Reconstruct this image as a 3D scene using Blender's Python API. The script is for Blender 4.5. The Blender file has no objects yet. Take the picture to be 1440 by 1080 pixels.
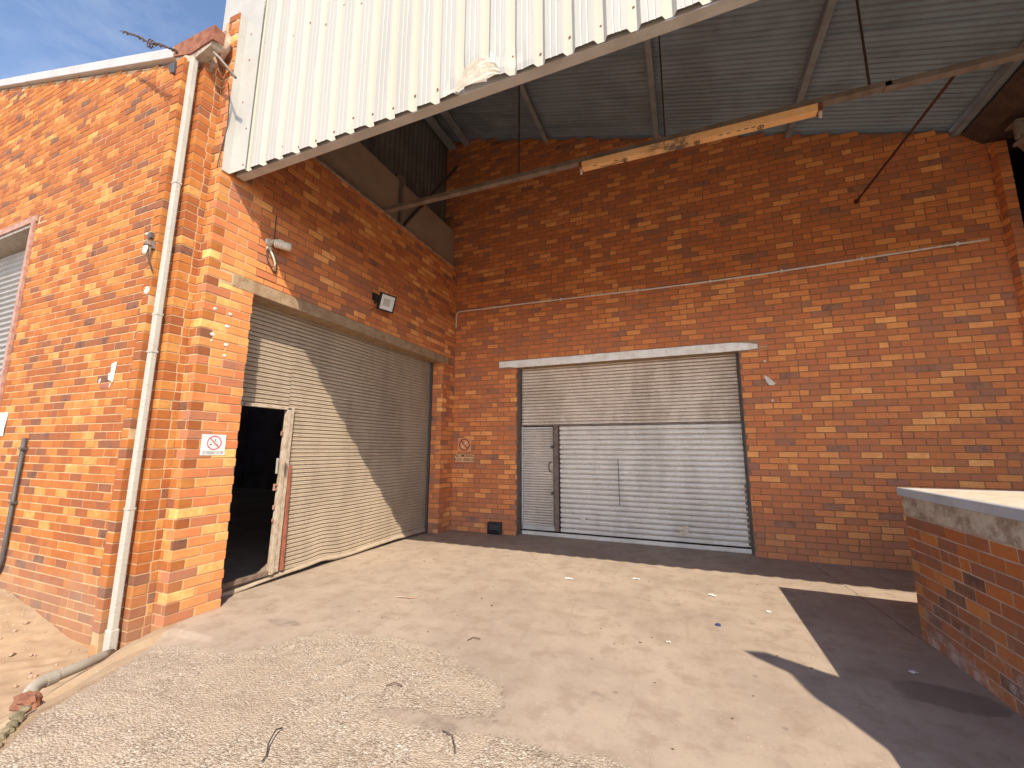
import bpy, bmesh, math, random
from mathutils import Vector, Matrix, noise as mnoise
R = random.Random(7)
scene = bpy.context.scene
col = scene.collection
rad = math.radians

# ------------------------------------------------------------------ mesh kit
class MB:
    def __init__(s): s.v=[]; s.f=[]; s.c=[]
    def _add(s, vs, fs, c=(0.5,0.5,0.5)):
        b=len(s.v); s.v+= [tuple(v) for v in vs]; s.f+= [tuple(b+i for i in f) for f in fs]; s.c+=[c]*len(vs)
    def box(s,x0,x1,y0,y1,z0,z1,c=(.5,.5,.5)):
        s._add([(x0,y0,z0),(x1,y0,z0),(x1,y1,z0),(x0,y1,z0),(x0,y0,z1),(x1,y0,z1),(x1,y1,z1),(x0,y1,z1)],
               [(0,3,2,1),(4,5,6,7),(0,1,5,4),(1,2,6,5),(2,3,7,6),(3,0,4,7)],c)
    def hexa(s,p,c=(.5,.5,.5)):   # 8 points bottom ring then top ring
        s._add(p,[(0,3,2,1),(4,5,6,7),(0,1,5,4),(1,2,6,5),(2,3,7,6),(3,0,4,7)],c)
    def prism(s,poly,off):        # 3d polygon extruded by vector
        n=len(poly); off=Vector(off)
        vs=[Vector(p) for p in poly]; vs+= [p+off for p in vs]
        s._add(vs,[tuple(range(n))[::-1],tuple(range(n,2*n))]+[(i,(i+1)%n,n+(i+1)%n,n+i) for i in range(n)])
    def tube(s,pts,r,n=10,cap=True):
        pts=[Vector(p) for p in pts]; m=len(pts); rr=r if isinstance(r,(list,tuple)) else [r]*m
        rings=[]; up=None
        for i,p in enumerate(pts):
            t=(pts[min(i+1,m-1)]-pts[max(i-1,0)]).normalized()
            if up is None:
                up=Vector((0,0,1)) if abs(t.z)<.9 else Vector((1,0,0))
            a=t.cross(up).normalized(); b=a.cross(t).normalized(); up=b
            rings.append([p+ (a*math.cos(2*math.pi*k/n)+b*math.sin(2*math.pi*k/n))*rr[i] for k in range(n)])
        vs=[v for r_ in rings for v in r_]; fs=[]
        for i in range(m-1):
            for k in range(n):
                fs.append((i*n+k,(i+1)*n+k,(i+1)*n+(k+1)%n,i*n+(k+1)%n))
        if cap: fs+= [tuple(range(n)),tuple(range((m-1)*n,m*n))[::-1]]
        s._add(vs,fs)
    def bar(s,a,b,w,h,up=(0,0,1)):  # rectangular bar from a to b
        a=Vector(a);b=Vector(b);t=(b-a).normalized();u=Vector(up); sx=t.cross(u).normalized(); sz=sx.cross(t).normalized()
        o=[(-w/2,-h/2),(w/2,-h/2),(w/2,h/2),(-w/2,h/2)]
        vs=[a+sx*i+sz*j for i,j in o]+[b+sx*i+sz*j for i,j in o]
        s._add(vs,[(0,1,2,3),(7,6,5,4),(0,4,5,1),(1,5,6,2),(2,6,7,3),(3,7,4,0)])
    def grid(s,rows):               # rows of points -> quad sheet
        n=len(rows[0]); vs=[p for r in rows for p in r]; fs=[]
        for i in range(len(rows)-1):
            for k in range(n-1): fs.append((i*n+k,i*n+k+1,(i+1)*n+k+1,(i+1)*n+k))
        s._add(vs,fs)
    def build(s,name,mat,parent=None,smooth=False,fixn=True,tones=False,bevel=0):
        me=bpy.data.meshes.new(name); me.from_pydata(s.v,[],s.f); me.update()
        if fixn:
            bm=bmesh.new(); bm.from_mesh(me); bmesh.ops.recalc_face_normals(bm,faces=bm.faces); bm.to_mesh(me); bm.free()
        if tones:
            at=me.attributes.new('tone','FLOAT_COLOR','POINT')
            at.data.foreach_set('color',[x for c in s.c for x in (c[0],c[1],c[2],1.0)])
        if smooth: me.polygons.foreach_set('use_smooth',[True]*len(me.polygons))
        me.materials.append(mat)
        o=bpy.data.objects.new(name,me); col.objects.link(o)
        if bevel:
            m=o.modifiers.new('edge','BEVEL'); m.width=bevel; m.segments=2; m.limit_method='ANGLE'
        if parent: adopt(o,parent)
        return o

def adopt(o,parent):
    o.parent=parent; o.matrix_parent_inverse=Matrix.Translation(-wloc(parent))
def wloc(o):
    v=Vector(o.location)
    if o.parent: v+=wloc(o.parent)+o.matrix_parent_inverse.translation
    return v
def thing(name,label,cat,loc,group=None):
    o=bpy.data.objects.new(name,None); o.location=loc; o.empty_display_size=.1; col.objects.link(o)
    return tag(o,label,cat,group)
def tag(o,label,cat,group=None,kind=None):
    o['label']=label; o['category']=cat
    if group: o['group']=group
    if kind: o['kind']=kind
    return o

# ------------------------------------------------------------------ materials
class NT:
    def __init__(s,name):
        s.m=bpy.data.materials.new(name); s.m.use_nodes=True; s.t=s.m.node_tree; s.t.nodes.clear()
        s.out=s.n('ShaderNodeOutputMaterial'); s.b=s.n('ShaderNodeBsdfPrincipled')
        s.l(s.b.outputs[0],s.out.inputs[0]); s.pos=s.n('ShaderNodeNewGeometry').outputs['Position']
    def n(s,t,**k):
        x=s.t.nodes.new(t)
        for a,b in k.items(): setattr(x,a,b)
        return x
    def l(s,a,b): s.t.links.new(a,b)
    def _in(s,sock,v):
        if isinstance(v,bpy.types.NodeSocket): s.l(v,sock)
        elif v is not None:
            if sock.type=='RGBA' and len(v)==3: v=(*v,1)
            sock.default_value=v
    def noise(s,scale,detail=4,rough=.6,vec=None,stretch=None,dist=0):
        v=vec or s.pos
        if stretch:
            mp=s.n('ShaderNodeMapping'); mp.inputs['Scale'].default_value=stretch; s.l(v,mp.inputs[0]); v=mp.outputs[0]
        x=s.n('ShaderNodeTexNoise'); x.inputs['Scale'].default_value=scale; x.inputs['Detail'].default_value=detail
        x.inputs['Roughness'].default_value=rough; x.inputs['Distortion'].default_value=dist; s.l(v,x.inputs['Vector']); return x.outputs[0]
    def voro(s,scale,feature='F1',vec=None,out='Distance',rnd=1):
        x=s.n('ShaderNodeTexVoronoi',feature=feature); x.inputs['Scale'].default_value=scale; x.inputs['Randomness'].default_value=rnd
        s.l(vec or s.pos,x.inputs['Vector']); return x.outputs[out]
    def ramp(s,f,pts,interp='LINEAR'):
        r=s.n('ShaderNodeValToRGB'); r.color_ramp.interpolation=interp; e=r.color_ramp.elements
        while len(e)<len(pts): e.new(.5)
        for i,(p,c) in enumerate(pts):
            e[i].position=p; e[i].color=(*c,1) if not isinstance(c,(int,float)) else (c,c,c,1)
        s._in(r.inputs[0],f); return r.outputs[0]
    def math(s,op,a,b=0,clamp=False):
        x=s.n('ShaderNodeMath',operation=op,use_clamp=clamp); s._in(x.inputs[0],a); s._in(x.inputs[1],b); return x.outputs[0]
    def smooth(s,f,a,b):
        x=s.n('ShaderNodeMapRange',interpolation_type='SMOOTHSTEP'); s._in(x.inputs[0],f); x.inputs[1].default_value=a; x.inputs[2].default_value=b; return x.outputs[0]
    def mix(s,f,a,b,mode='MIX'):
        x=s.n('ShaderNodeMix',data_type='RGBA',blend_type=mode); s._in(x.inputs[0],f); s._in(x.inputs[6],a); s._in(x.inputs[7],b); return x.outputs[2]
    def attr(s,name,out='Fac'):
        x=s.n('ShaderNodeAttribute',attribute_name=name); return x.outputs[out]
    def sep(s,v):
        x=s.n('ShaderNodeSeparateXYZ'); s.l(v,x.inputs[0]); return x.outputs
    def bump(s,h,strength=.5,dist=.01):
        x=s.n('ShaderNodeBump'); x.inputs['Strength'].default_value=strength; x.inputs['Distance'].default_value=dist
        s._in(x.inputs['Height'],h); s.l(x.outputs[0],s.b.inputs['Normal'])
    def done(s,colr,rough=.85,metal=0,spec=None):
        s._in(s.b.inputs['Base Color'],colr); s._in(s.b.inputs['Roughness'],rough); s._in(s.b.inputs['Metallic'],metal)
        if spec is not None: s.b.inputs['Specular IOR Level'].default_value=spec
        return s.m

def simple(name,c,var=.18,scale=6,rough=.75,metal=0,c2=None,bump=.15,amt=.5,fine=60,spec=None):
    t=NT(name); n=t.noise(scale,6,.65); f=t.noise(fine,4,.6)
    c2=c2 or tuple(x*(1-var*1.6) for x in c)
    k=t.mix(t.smooth(n,.42,.42+.28*(1.2-amt)),c,c2)
    k=t.mix(t.math('MULTIPLY',f,.35),k,tuple(x*.6 for x in c))
    if bump: t.bump(f,bump,.006)
    return t.done(k,rough,metal,spec)

PAL=[(0.00,(.12,.056,.047)),(.06,(.175,.080,.060)),(.10,(.225,.094,.064)),(.17,(.265,.096,.056)),(.26,(.31,.097,.044)),(.40,(.36,.105,.036)),(.55,(.43,.135,.041)),(.70,(.47,.165,.047)),(.82,(.51,.195,.06)),(.92,(.58,.26,.085)),(1.0,(.62,.33,.13))]
def brickmat(name,sat=1.0,gain=1.0,dust=0.0,eff=0.0,flash=.5,dz=.62):
    t=NT(name); at=t.n('ShaderNodeAttribute',attribute_name='tone'); sc=t.n('ShaderNodeSeparateColor'); t.l(at.outputs['Color'],sc.inputs[0])
    r,g,b=sc.outputs
    # mottled firing inside each brick
    fl=t.noise(7,3,.6); fl2=t.noise(26,5,.7)
    f=t.math('ADD',r,t.math('MULTIPLY',t.math('SUBTRACT',fl,.5),flash))
    f=t.math('ADD',f,t.math('MULTIPLY',t.math('SUBTRACT',fl2,.5),.32),True)
    pal=[(p,tuple(min(1,x*gain*h) for x,h in zip(c,(.985,1.02,.86)))) for p,c in PAL]
    c=t.ramp(f,pal)
    gr=t.noise(160,4,.75); c=t.mix(t.math('MULTIPLY',t.smooth(gr,.5,.75),.45),c,tuple(x*gain for x in (.17,.065,.035)))
    if sat!=1:
        h=t.n('ShaderNodeHueSaturation'); h.inputs['Saturation'].default_value=sat; t._in(h.inputs['Color'],c); c=h.outputs[0]
    # lime smears and specks
    sp=t.noise(34,3,.8,stretch=(1,1,.45)); big=t.noise(1.3,3,.6)
    spm=t.math('MULTIPLY',t.smooth(sp,.66,.75),t.smooth(big,.42,.58)); c=t.mix(t.math('MULTIPLY',spm,.6),c,(.50,.36,.25))
    z=t.sep(t.pos)[2]
    if dust:   # splash dirt on the lower courses
        dn=t.noise(3.2,5,.65); dm=t.math('SUBTRACT',dn,t.math('MULTIPLY',z,dz)); c=t.mix(t.math('MULTIPLY',t.smooth(dm,.0,.62),dust),c,(.30,.215,.155))
    if eff:    # salt bloom patches
        en=t.noise(5,6,.75); em=t.math('SUBTRACT',en,t.math('MULTIPLY',z,.36)); c=t.mix(t.math('MULTIPLY',t.smooth(em,.42,.62),eff),c,(.52,.42,.38))
    t.bump(t.math('ADD',t.math('MULTIPLY',gr,.6),fl2),.35,.006)
    return t.done(c,.9,0,.25)
def mortarmat(name,c,c2):
    t=NT(name); n=t.noise(5,5,.7); f=t.noise(120,4,.7)
    t.bump(f,.5,.006); return t.done(t.mix(t.math('MULTIPLY',f,.4),t.mix(t.smooth(n,.4,.65),c,c2),tuple(x*.5 for x in c)),.95,0,.2)

M={}
M['brick_sun']=brickmat('face_brick',gain=.93,flash=.46,dust=.5,dz=1.0)
M['brick_bay_lifted']=brickmat('bay_brick_lifted',flash=.42,dust=.28,gain=1.62,sat=.96)  # bay copy of the brick, colour lifted to brighten the shaded walls
M['brick_dock']=brickmat('dock_brick',gain=.95,sat=1.0,eff=.7,dust=.3,flash=.4)
M['mortar']=mortarmat('mortar_tan',(.62,.43,.25),(.50,.31,.17))
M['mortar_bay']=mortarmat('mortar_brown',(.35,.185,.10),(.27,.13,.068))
M['mortar_dock']=mortarmat('mortar_dock',(.46,.33,.25),(.34,.22,.16))

def lintelmat(name,c,c2,pit=.5):
    t=NT(name); n=t.noise(9,6,.7); v=t.noise(55,5,.75)
    k=t.mix(t.smooth(n,.4,.65),c,c2); k=t.mix(t.math('MULTIPLY',t.smooth(v,.56,.68),pit),k,tuple(x*.45 for x in c2))
    t.bump(v,.6,.012); return t.done(k,.9,0,.2)
M['concrete_lintel']=lintelmat('cast_lintel',(.40,.29,.18),(.30,.19,.11))
M['white_lintel']=lintelmat('whitewashed_lintel',(.92,.88,.82),(.78,.71,.63),.18)
M['soffit']=lintelmat('painted_soffit',(.42,.38,.33),(.33,.29,.25),.2)

def shuttermat(name,c,c2,dirt,metal=.25,rough=.55):
    t=NT(name)
    st=t.noise(2.2,6,.7,stretch=(1,1,.35)); sm=t.noise(22,5,.7,stretch=(1,1,3)); fn=t.noise(170,3,.7)
    k=t.mix(t.smooth(st,.40,.66),c,c2)
    k=t.mix(t.math('MULTIPLY',t.smooth(sm,.52,.72),.6),k,dirt)
    k=t.mix(t.math('MULTIPLY',t.smooth(fn,.60,.75),.35),k,tuple(x*.5 for x in dirt))
    t.bump(sm,.12,.004); return t.done(k,rough,metal,.35)
M['shutter_side']=shuttermat('shutter_beige',(.48,.395,.295),(.39,.315,.235),(.24,.175,.12),.05,.6)
M['shutter_up']=shuttermat('shutter_grimy',(.78,.66,.54),(.58,.465,.36),(.26,.18,.12),0,.6)
M['shutter_low']=shuttermat('shutter_galvanised',(.76,.69,.605),(.62,.555,.48),(.36,.28,.21),.0,.5)
M['shutter_mid']=shuttermat('shutter_dusty',(.66,.575,.485),(.54,.455,.375),(.28,.21,.16),.0,.55)
M['shutter_far']=shuttermat('shutter_grey',(.36,.34,.31),(.30,.28,.25),(.2,.17,.14),.2,.5)
M['galv']=shuttermat('galvanised_paint',(.56,.54,.50),(.46,.43,.39),(.33,.28,.23),.2,.5)
M['pipe_paint']=shuttermat('pipe_paint',(.45,.42,.365),(.36,.335,.285),(.22,.185,.15),0,.8)
M['old_pipe']=shuttermat('weathered_pipe',(.36,.325,.275),(.27,.235,.19),(.16,.13,.10),0,.85)
M['zinc']=shuttermat('zinc_fascia',(.52,.49,.46),(.45,.42,.39),(.42,.36,.3),.1,.5)
M['frame_tan']=simple('worn_tan_paint',(.52,.44,.34),c2=(.38,.28,.19),scale=12,bump=.3)
M['frame_brown']=simple('worn_brown_paint',(.22,.155,.12),c2=(.14,.09,.065),scale=14,bump=.3)
M['red_oxide']=simple('red_oxide_paint',(.36,.115,.065),c2=(.24,.08,.05),scale=11,bump=.3)
M['dull_brick']=lintelmat('dull_brick',(.27,.125,.075),(.20,.085,.055),.5)
M['pink_steel']=simple('faded_red_angle',(.44,.26,.20),c2=(.32,.15,.11),scale=14,bump=.25)
M['dark_steel']=simple('dark_steel',(.105,.095,.09),scale=8,rough=.6,metal=.2)
M['purlin']=simple('grey_purlin_steel',(.33,.365,.39),c2=(.26,.275,.285),scale=4,rough=.55,metal=.2)
M['beam']=simple('eaves_channel_steel',(.52,.49,.47),c2=(.43,.40,.37),scale=3,rough=.6)
M['tie']=simple('tie_bar_steel',(.26,.21,.175),c2=(.18,.13,.10),scale=6,rough=.6)
M['rod']=simple('rust_red_rod',(.09,.025,.02),scale=20)
M['rubber']=simple('black_plastic',(.02,.021,.024),scale=30,rough=.45,bump=.05)
M['cable']=simple('cable_brown',(.09,.055,.04),scale=30)
M['white_pvc']=simple('white_conduit',(.86,.82,.75),c2=(.74,.67,.58),scale=18,rough=.5,bump=.05)
M['cream']=simple('cream_plastic',(.66,.60,.46),c2=(.50,.43,.31),scale=25,rough=.45,bump=.05)
M['board']=simple('beige_board',(.40,.30,.215),c2=(.35,.255,.175),scale=1.6,rough=.8,bump=.05,fine=25)
M['plaster']=simple('white_plaster',(.74,.69,.61),c2=(.6,.53,.44),scale=40)
M['paper']=simple('white_paper',(.80,.79,.76),c2=(.72,.70,.66),scale=20,bump=.03)
M['room']=simple('dim_interior_plaster',(.30,.25,.26),scale=2)
M['store']=simple('unlit_black_lining',(.035,.03,.03),scale=2)
M['stub']=lintelmat('broken_mortar',(.48,.36,.26),(.36,.22,.14),.5)
M['concrete_band']=lintelmat('concrete_band',(.46,.39,.31),(.25,.18,.13),.75)
M['slabgrey']=simple('grey_edge_paint',(.40,.41,.44),c2=(.34,.34,.36),scale=5,rough=.7)
M['slabtop']=lintelmat('dock_screed',(.66,.58,.46),(.55,.46,.35),.2)
M['rust']=lintelmat('rusted_iron',(.20,.075,.05),(.30,.13,.075),.5)
M['signred']=simple('faded_sign_red',(.62,.13,.17),scale=20,bump=0)
M['signtan']=simple('faded_orange_sign',(.76,.34,.15),c2=(.68,.28,.12),scale=20,bump=0,rough=.6)
M['signyel']=simple('faded_yellow_sign',(.88,.52,.25),c2=(.80,.44,.20),scale=20,bump=0,rough=.6)
M['signmar']=simple('faded_maroon',(.26,.055,.035),scale=20,bump=0)
M['ink']=simple('black_ink',(.05,.035,.03),scale=20,bump=0)
M['greyink']=simple('grey_ink',(.26,.245,.24),scale=20,bump=0)
M['leaf']=simple('green_leaf',(.28,.36,.10),scale=60,bump=.05)
M['bluecap']=simple('blue_plastic',(.05,.05,.20),scale=60,bump=.02)
M['twig']=simple('brown_twig',(.14,.085,.05),scale=60)
M['rust_dark']=lintelmat('dark_rusted_iron',(.085,.055,.045),(.12,.07,.05),.4)
M['caster']=simple('dark_caster',(.07,.075,.08),scale=5,rough=.6)
M['moss']=lintelmat('mossy_rubble',(.17,.15,.09),(.30,.23,.15),.6)

def roofmat(name,c,c2):
    t=NT(name); n=t.noise(1.1,5,.65); f=t.noise(95,4,.8); s=t.noise(3,5,.6,stretch=(.25,4,.25))
    k=t.mix(t.smooth(n,.38,.66),c,c2); k=t.mix(t.math('MULTIPLY',t.smooth(s,.5,.7),.4),k,tuple(x*.62 for x in c2))
    k=t.mix(t.math('MULTIPLY',t.smooth(f,.58,.72),.45),k,tuple(min(1,x*1.9) for x in c)); t.bump(f,.15,.004)
    return t.done(k,.6,.15,.3)
M['roof']=roofmat('zinc_roof_underside',(.265,.33,.40),(.205,.245,.29))
M['sidesheet']=roofmat('side_sheet',(.21,.20,.185),(.15,.14,.13))
def cladmat():
    t=NT('white_cladding'); n=t.noise(1.2,5,.6,stretch=(2,2,.25)); st=t.noise(16,5,.7,stretch=(1,1,.05)); f=t.noise(13,5,.85,stretch=(1,1,.75))
    y=t.sep(t.pos)[1]
    k=t.mix(t.smooth(n,.4,.65),(.40,.385,.345),(.36,.345,.31))
    # sun yellowed paint on the rib crowns
    k=t.mix(t.math('MULTIPLY',t.smooth(y,2.398,2.418),.7),k,(.46,.435,.345))
    k=t.mix(t.math('MULTIPLY',t.smooth(st,.54,.75),.35),k,(.55,.50,.43))
    k=t.mix(t.smooth(f,.765,.80),k,(.20,.095,.05))
    return t.done(k,.5,0,.4)
M['clad']=cladmat()
M['flash']=simple('white_flashing',(.46,.445,.40),c2=(.42,.405,.365),scale=2,rough=.5,bump=0,fine=9)
M['clad_bent']=simple('bared_cladding',(.50,.43,.32),c2=(.60,.54,.43),scale=9,rough=.6)
def fixmat():
    t=NT('rusty_warm_lit_batten'); n=t.noise(3,5,.7); f=t.noise(40,5,.8); x=t.sep(t.pos)[0]
    k=t.mix(t.smooth(n,.35,.7),(.95,.60,.30),(.88,.48,.20)); k=t.mix(t.math('MULTIPLY',t.smooth(f,.56,.72),.5),k,(.45,.20,.07))  # orange base carries warm ground bounce as well as rust
    so=t.math('SUBTRACT',1,t.smooth(t.math('ABSOLUTE',t.math('SUBTRACT',x,.05)),.05,.42)); sn=t.noise(9,4,.7,stretch=(.5,1,1))
    k=t.mix(t.math('MULTIPLY',so,t.smooth(sn,.38,.6)),k,(.12,.10,.085))
    return t.done(k,.55,0,.3)
M['batten']=fixmat()

# ground: smooth trowelled concrete, exposed aggregate and sandy dirt on one sheet
def groundmat():
    t=NT('yard_ground'); ro=t.attr('rough'); di=t.attr('dirt'); stn=t.attr('stain')
    n1=t.noise(.9,7,.65); n2=t.noise(5,6,.7); n3=t.noise(45,5,.75); n4=t.noise(260,3,.7)
    c=t.mix(t.smooth(n1,.36,.64),(.435,.348,.272),(.353,.281,.222))
    c=t.mix(t.math('MULTIPLY',t.smooth(n2,.46,.66),.6),c,(.29,.215,.16)); nb=t.noise(2.3,6,.7,dist=.8); c=t.mix(t.math('MULTIPLY',t.smooth(nb,.54,.72),.32),c,(.29,.215,.165))
    c=t.mix(t.math('MULTIPLY',t.smooth(n2,.42,.28),.35),c,(.49,.405,.325))
    c=t.mix(t.math('MULTIPLY',t.smooth(n3,.55,.72),.25),c,(.23,.17,.13))
    c=t.mix(t.math('MULTIPLY',t.smooth(n4,.62,.78),.30),c,(.56,.46,.36))
    sp=t.voro(3.3); c=t.mix(t.math('MULTIPLY',t.smooth(sp,.075,.03),.55),c,(.20,.15,.115))
    sp3=t.voro(7.7); c=t.mix(t.math('MULTIPLY',t.smooth(sp3,.05,.02),.5),c,(.17,.13,.10))
    sp2=t.voro(19); c=t.mix(t.math('MULTIPLY',t.smooth(sp2,.075,.045),.8),c,(.62,.55,.47))
    # long scuffs
    sc=t.noise(3.5,5,.6,stretch=(3,.22,1),dist=1.2); c=t.mix(t.math('MULTIPLY',t.smooth(sc,.60,.68),.28),c,(.27,.21,.165))
    # exposed aggregate
    wob=t.n('ShaderNodeVectorMath',operation='ADD'); t.l(t.pos,wob.inputs[0])
    nz=t.n('ShaderNodeTexNoise'); nz.inputs['Scale'].default_value=60; t.l(t.pos,nz.inputs['Vector'])
    sv=t.n('ShaderNodeVectorMath',operation='SCALE'); sv.inputs['Scale'].default_value=.02; t.l(nz.outputs['Color'],sv.inputs[0]); t.l(sv.outputs[0],wob.inputs[1])
    vd=t.voro(88,vec=wob.outputs[0]); vc=t.voro(88,vec=wob.outputs[0],out='Color'); vs=t.n('ShaderNodeSeparateColor'); t.l(vc,vs.inputs[0])
    stone=t.ramp(vs.outputs[0],[(0,(.27,.21,.155)),(.2,(.40,.32,.24)),(.55,(.47,.385,.295)),(.85,(.55,.475,.38)),(1,(.66,.60,.52))])
    ag=t.mix(t.smooth(vd,.50,.78),stone,(.27,.20,.15)); ag=t.mix(t.math('MULTIPLY',t.smooth(n2,.42,.62),.7),ag,(.47,.375,.28)); ag=t.mix(t.math('MULTIPLY',t.smooth(n1,.5,.64),.5),ag,(.40,.31,.23))
    rn=t.math('ADD',ro,t.math('MULTIPLY',t.math('SUBTRACT',n3,.5),.9)); rn=t.math('ADD',rn,t.math('MULTIPLY',t.math('SUBTRACT',n2,.5),.7)); rn=t.math('ADD',rn,t.math('MULTIPLY',t.math('SUBTRACT',t.noise(14,4,.7),.5),.5)); rm=t.smooth(rn,.40,.62)
    c=t.mix(rm,c,ag)
    # dirt
    dd=t.mix(t.smooth(n2,.35,.65),(.43,.315,.205),(.36,.255,.165)); pb=t.voro(26); pbm=t.math('MULTIPLY',t.smooth(pb,.2,.14),t.smooth(t.noise(1.6,3,.6),.44,.56)); dd=t.mix(pbm,dd,(.55,.47,.37))
    dn=t.math('ADD',di,t.math('MULTIPLY',t.math('SUBTRACT',n2,.5),.5)); dm=t.smooth(dn,.4,.6); c=t.mix(dm,c,dd)
    sm=t.math('ADD',stn,t.math('MULTIPLY',t.math('SUBTRACT',n2,.5),1.3)); c=t.mix(t.math('MULTIPLY',t.smooth(sm,.35,.75),.5),c,(.13,.105,.09))
    # bay joint running beside the dock, and a hairline along the shutter
    X,Y,_=t.sep(t.pos)
    jw=t.math('MULTIPLY',t.math('SUBTRACT',t.noise(7,4,.7),.5),.10)
    j=t.math('ABSOLUTE',t.math('ADD',t.math('SUBTRACT',X,t.math('SUBTRACT',1.97,t.math('MULTIPLY',Y,.0775))),jw))
    jm=t.math('MULTIPLY',t.smooth(j,.010,.002),t.smooth(Y,4.3,4.5)); c=t.mix(t.math('MULTIPLY',jm,.6),c,(.14,.11,.09))
    j2=t.math('ABSOLUTE',t.math('ADD',t.math('SUBTRACT',X,t.math('ADD',-3.62,t.math('MULTIPLY',Y,-.02))),jw))
    jm2=t.math('MULTIPLY',t.math('MULTIPLY',t.smooth(j2,.012,.003),t.smooth(n1,.45,.55)),t.smooth(Y,2.7,2.9)); c=t.mix(t.math('MULTIPLY',jm2,.6),c,(.17,.125,.09))
    hs=t.math('ADD',t.math('MULTIPLY',n3,.35),t.math('MULTIPLY',n4,.25)); 
    hr=t.math('SUBTRACT',t.math('MULTIPLY',n3,.5),t.math('MULTIPLY',vd,1.6)); hh=t.n('ShaderNodeMix',data_type='FLOAT'); t.l(rm,hh.inputs[0]); t.l(hs,hh.inputs[2]); t.l(hr,hh.inputs[3])
    h2=t.math('ADD',hh.outputs[0],t.math('MULTIPLY',pbm,t.math('MULTIPLY',dm,1.2))); h2=t.math('SUBTRACT',h2,t.math('MULTIPLY',jm,1.5))
    t.bump(h2,.55,.012)
    return t.done(c,.93,0,.2)
M['ground']=groundmat()

def ring(mb,f,r0,r1,t,n=40):
    for k in range(n):
        a=2*math.pi*k/n; b=2*math.pi*(k+1)/n
        q=[(r0,a),(r1,a),(r1,b),(r0,b)]; P4=[f(r*math.cos(x),r*math.sin(x),0) for r,x in q]; P5=[f(r*math.cos(x),r*math.sin(x),t) for r,x in q]
        mb.hexa(P4+P5)
# ------------------------------------------------------------------ brickwork
CH=.0851; BL=.232; BD=.106; J=.011
def tone(rng,mode):
    r=rng.random()
    if mode=='sun':
        v=.07+.06*rng.random() if r<.03 else (.13+.14*rng.random() if r<.13 else (.30+.22*rng.random() if r<.45 else (.52+.24*rng.random() if r<.84 else .80+.14*rng.random())))
    elif mode=='bay':
        v=.08+.06*rng.random() if r<.03 else (.15+.11*rng.random() if r<.14 else (.26+.16*rng.random() if r<.54 else (.40+.24*rng.random() if r<.85 else .66+.20*rng.random())))
    else:
        v=.02+.07*rng.random() if r<.06 else (.13+.14*rng.random() if r<.40 else (.3+.22*rng.random() if r<.82 else .58+.22*rng.random()))
    return (v,rng.random(),rng.random())
def brick(mb,ax,fix,sg,u0,u1,z0,z1,d,c,rng):
    ch=.0028; j=lambda a:rng.uniform(-a,a)
    f=j(.0016); tl=[f+j(.0008) for _ in range(4)]
    def P(u,w,z): # w outward distance
        return (u,fix+sg*w,z) if ax=='x' else (fix+sg*w,u,z)
    e=[(u0+j(.0015),z0+j(.0012)),(u1+j(.0015),z0+j(.0012)),(u1+j(.0015),z1+j(.0012)),(u0+j(.0015),z1+j(.0012))]
    cu=(u0+u1)/2; cz=(z0+z1)/2
    front=[P(u+(ch if u<cu else -ch),tl[i],z+(ch if z<cz else -ch)) for i,(u,z) in enumerate(e)]
    ring=[P(u,tl[i]-ch,z) for i,(u,z) in enumerate(e)]
    back=[P(u,-d,z) for u,z in e]
    fs=[(0,1,2,3)]+[(4+i,4+(i+1)%4,(i+1)%4,i) for i in range(4)]+[(8+i,8+(i+1)%4,4+(i+1)%4,4+i) for i in range(4)]
    mb._add(front+ring+back,fs,c)
def run(mb,ax,fix,sg,u0,u1,z0,z1,mode,holes=(),ztop=None,e0=(0,0),e1=(0,0),phase=0,seed=1,d=BD,skip=None):
    rng=random.Random(seed); n=int(round((z1-z0)/CH))
    for k in range(n):
        za=z0+k*CH; zb=za+CH-J
        a0=u0+e0[k%2]; b0=u1-e1[k%2]
        off=phase+(k%2)*BL/2+rng.uniform(-.012,.012)
        i=math.floor((a0-off)/BL); cur=a0
        while cur<b0-.001:
            nx=off+(i+1)*BL; i+=1
            if nx<cur+.02: continue
            end=min(nx,b0); last=end>=b0-.001
            ue=end if last else end-J+rng.uniform(-.003,.003)
            segs=[(cur,ue)]
            if rng.random()<.06 and ue-cur>.2: segs=[(cur,cur+.1),(cur+.11,ue)]
            for (p,q) in segs:
                pieces=[(p,q,za,zb)]
                for (h0,h1,g0,g1) in holes:
                    np_=[]
                    for (a,b,c0,c1) in pieces:
                        if b<=h0 or a>=h1 or c1<=g0 or c0>=g1: np_.append((a,b,c0,c1)); continue
                        if c0<g0-.015: np_.append((a,b,c0,g0-.004)); 
                        if c1>g1+.015: np_.append((a,b,g1+.004,c1))
                        m0,m1=max(c0,g0),min(c1,g1)
                        if m1-m0>.03:
                            if a<h0-.02: np_.append((a,h0,m0,m1))
                            if b>h1+.02: np_.append((h1,b,m0,m1))
                    pieces=np_
                c=tone(rng,mode)
                for (a,b,c0,c1) in pieces:
                    if b-a<.025 or c1-c0<.012: continue
                    if ztop and c1>ztop((a+b)/2)+.01: continue
                    if skip and skip((a+b)/2,(c0+c1)/2,rng): continue
                    brick(mb,ax,fix,sg,a,b,c0,c1,d,c,rng)
            cur=end+ (0 if last else 0)
            if last: break

XS=-4.30                      # side shutter plane
YB=6.851; XL=-4.042
roofz=lambda x: 7.89-.2895*(x+3.83)
YF=2.335                       # street gable stands back behind the corner pier
gablez=lambda x: 5.774-.297*(x+5.014)
Z0=-.3-CH*0.0
Z0=0.0-4*CH

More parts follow.
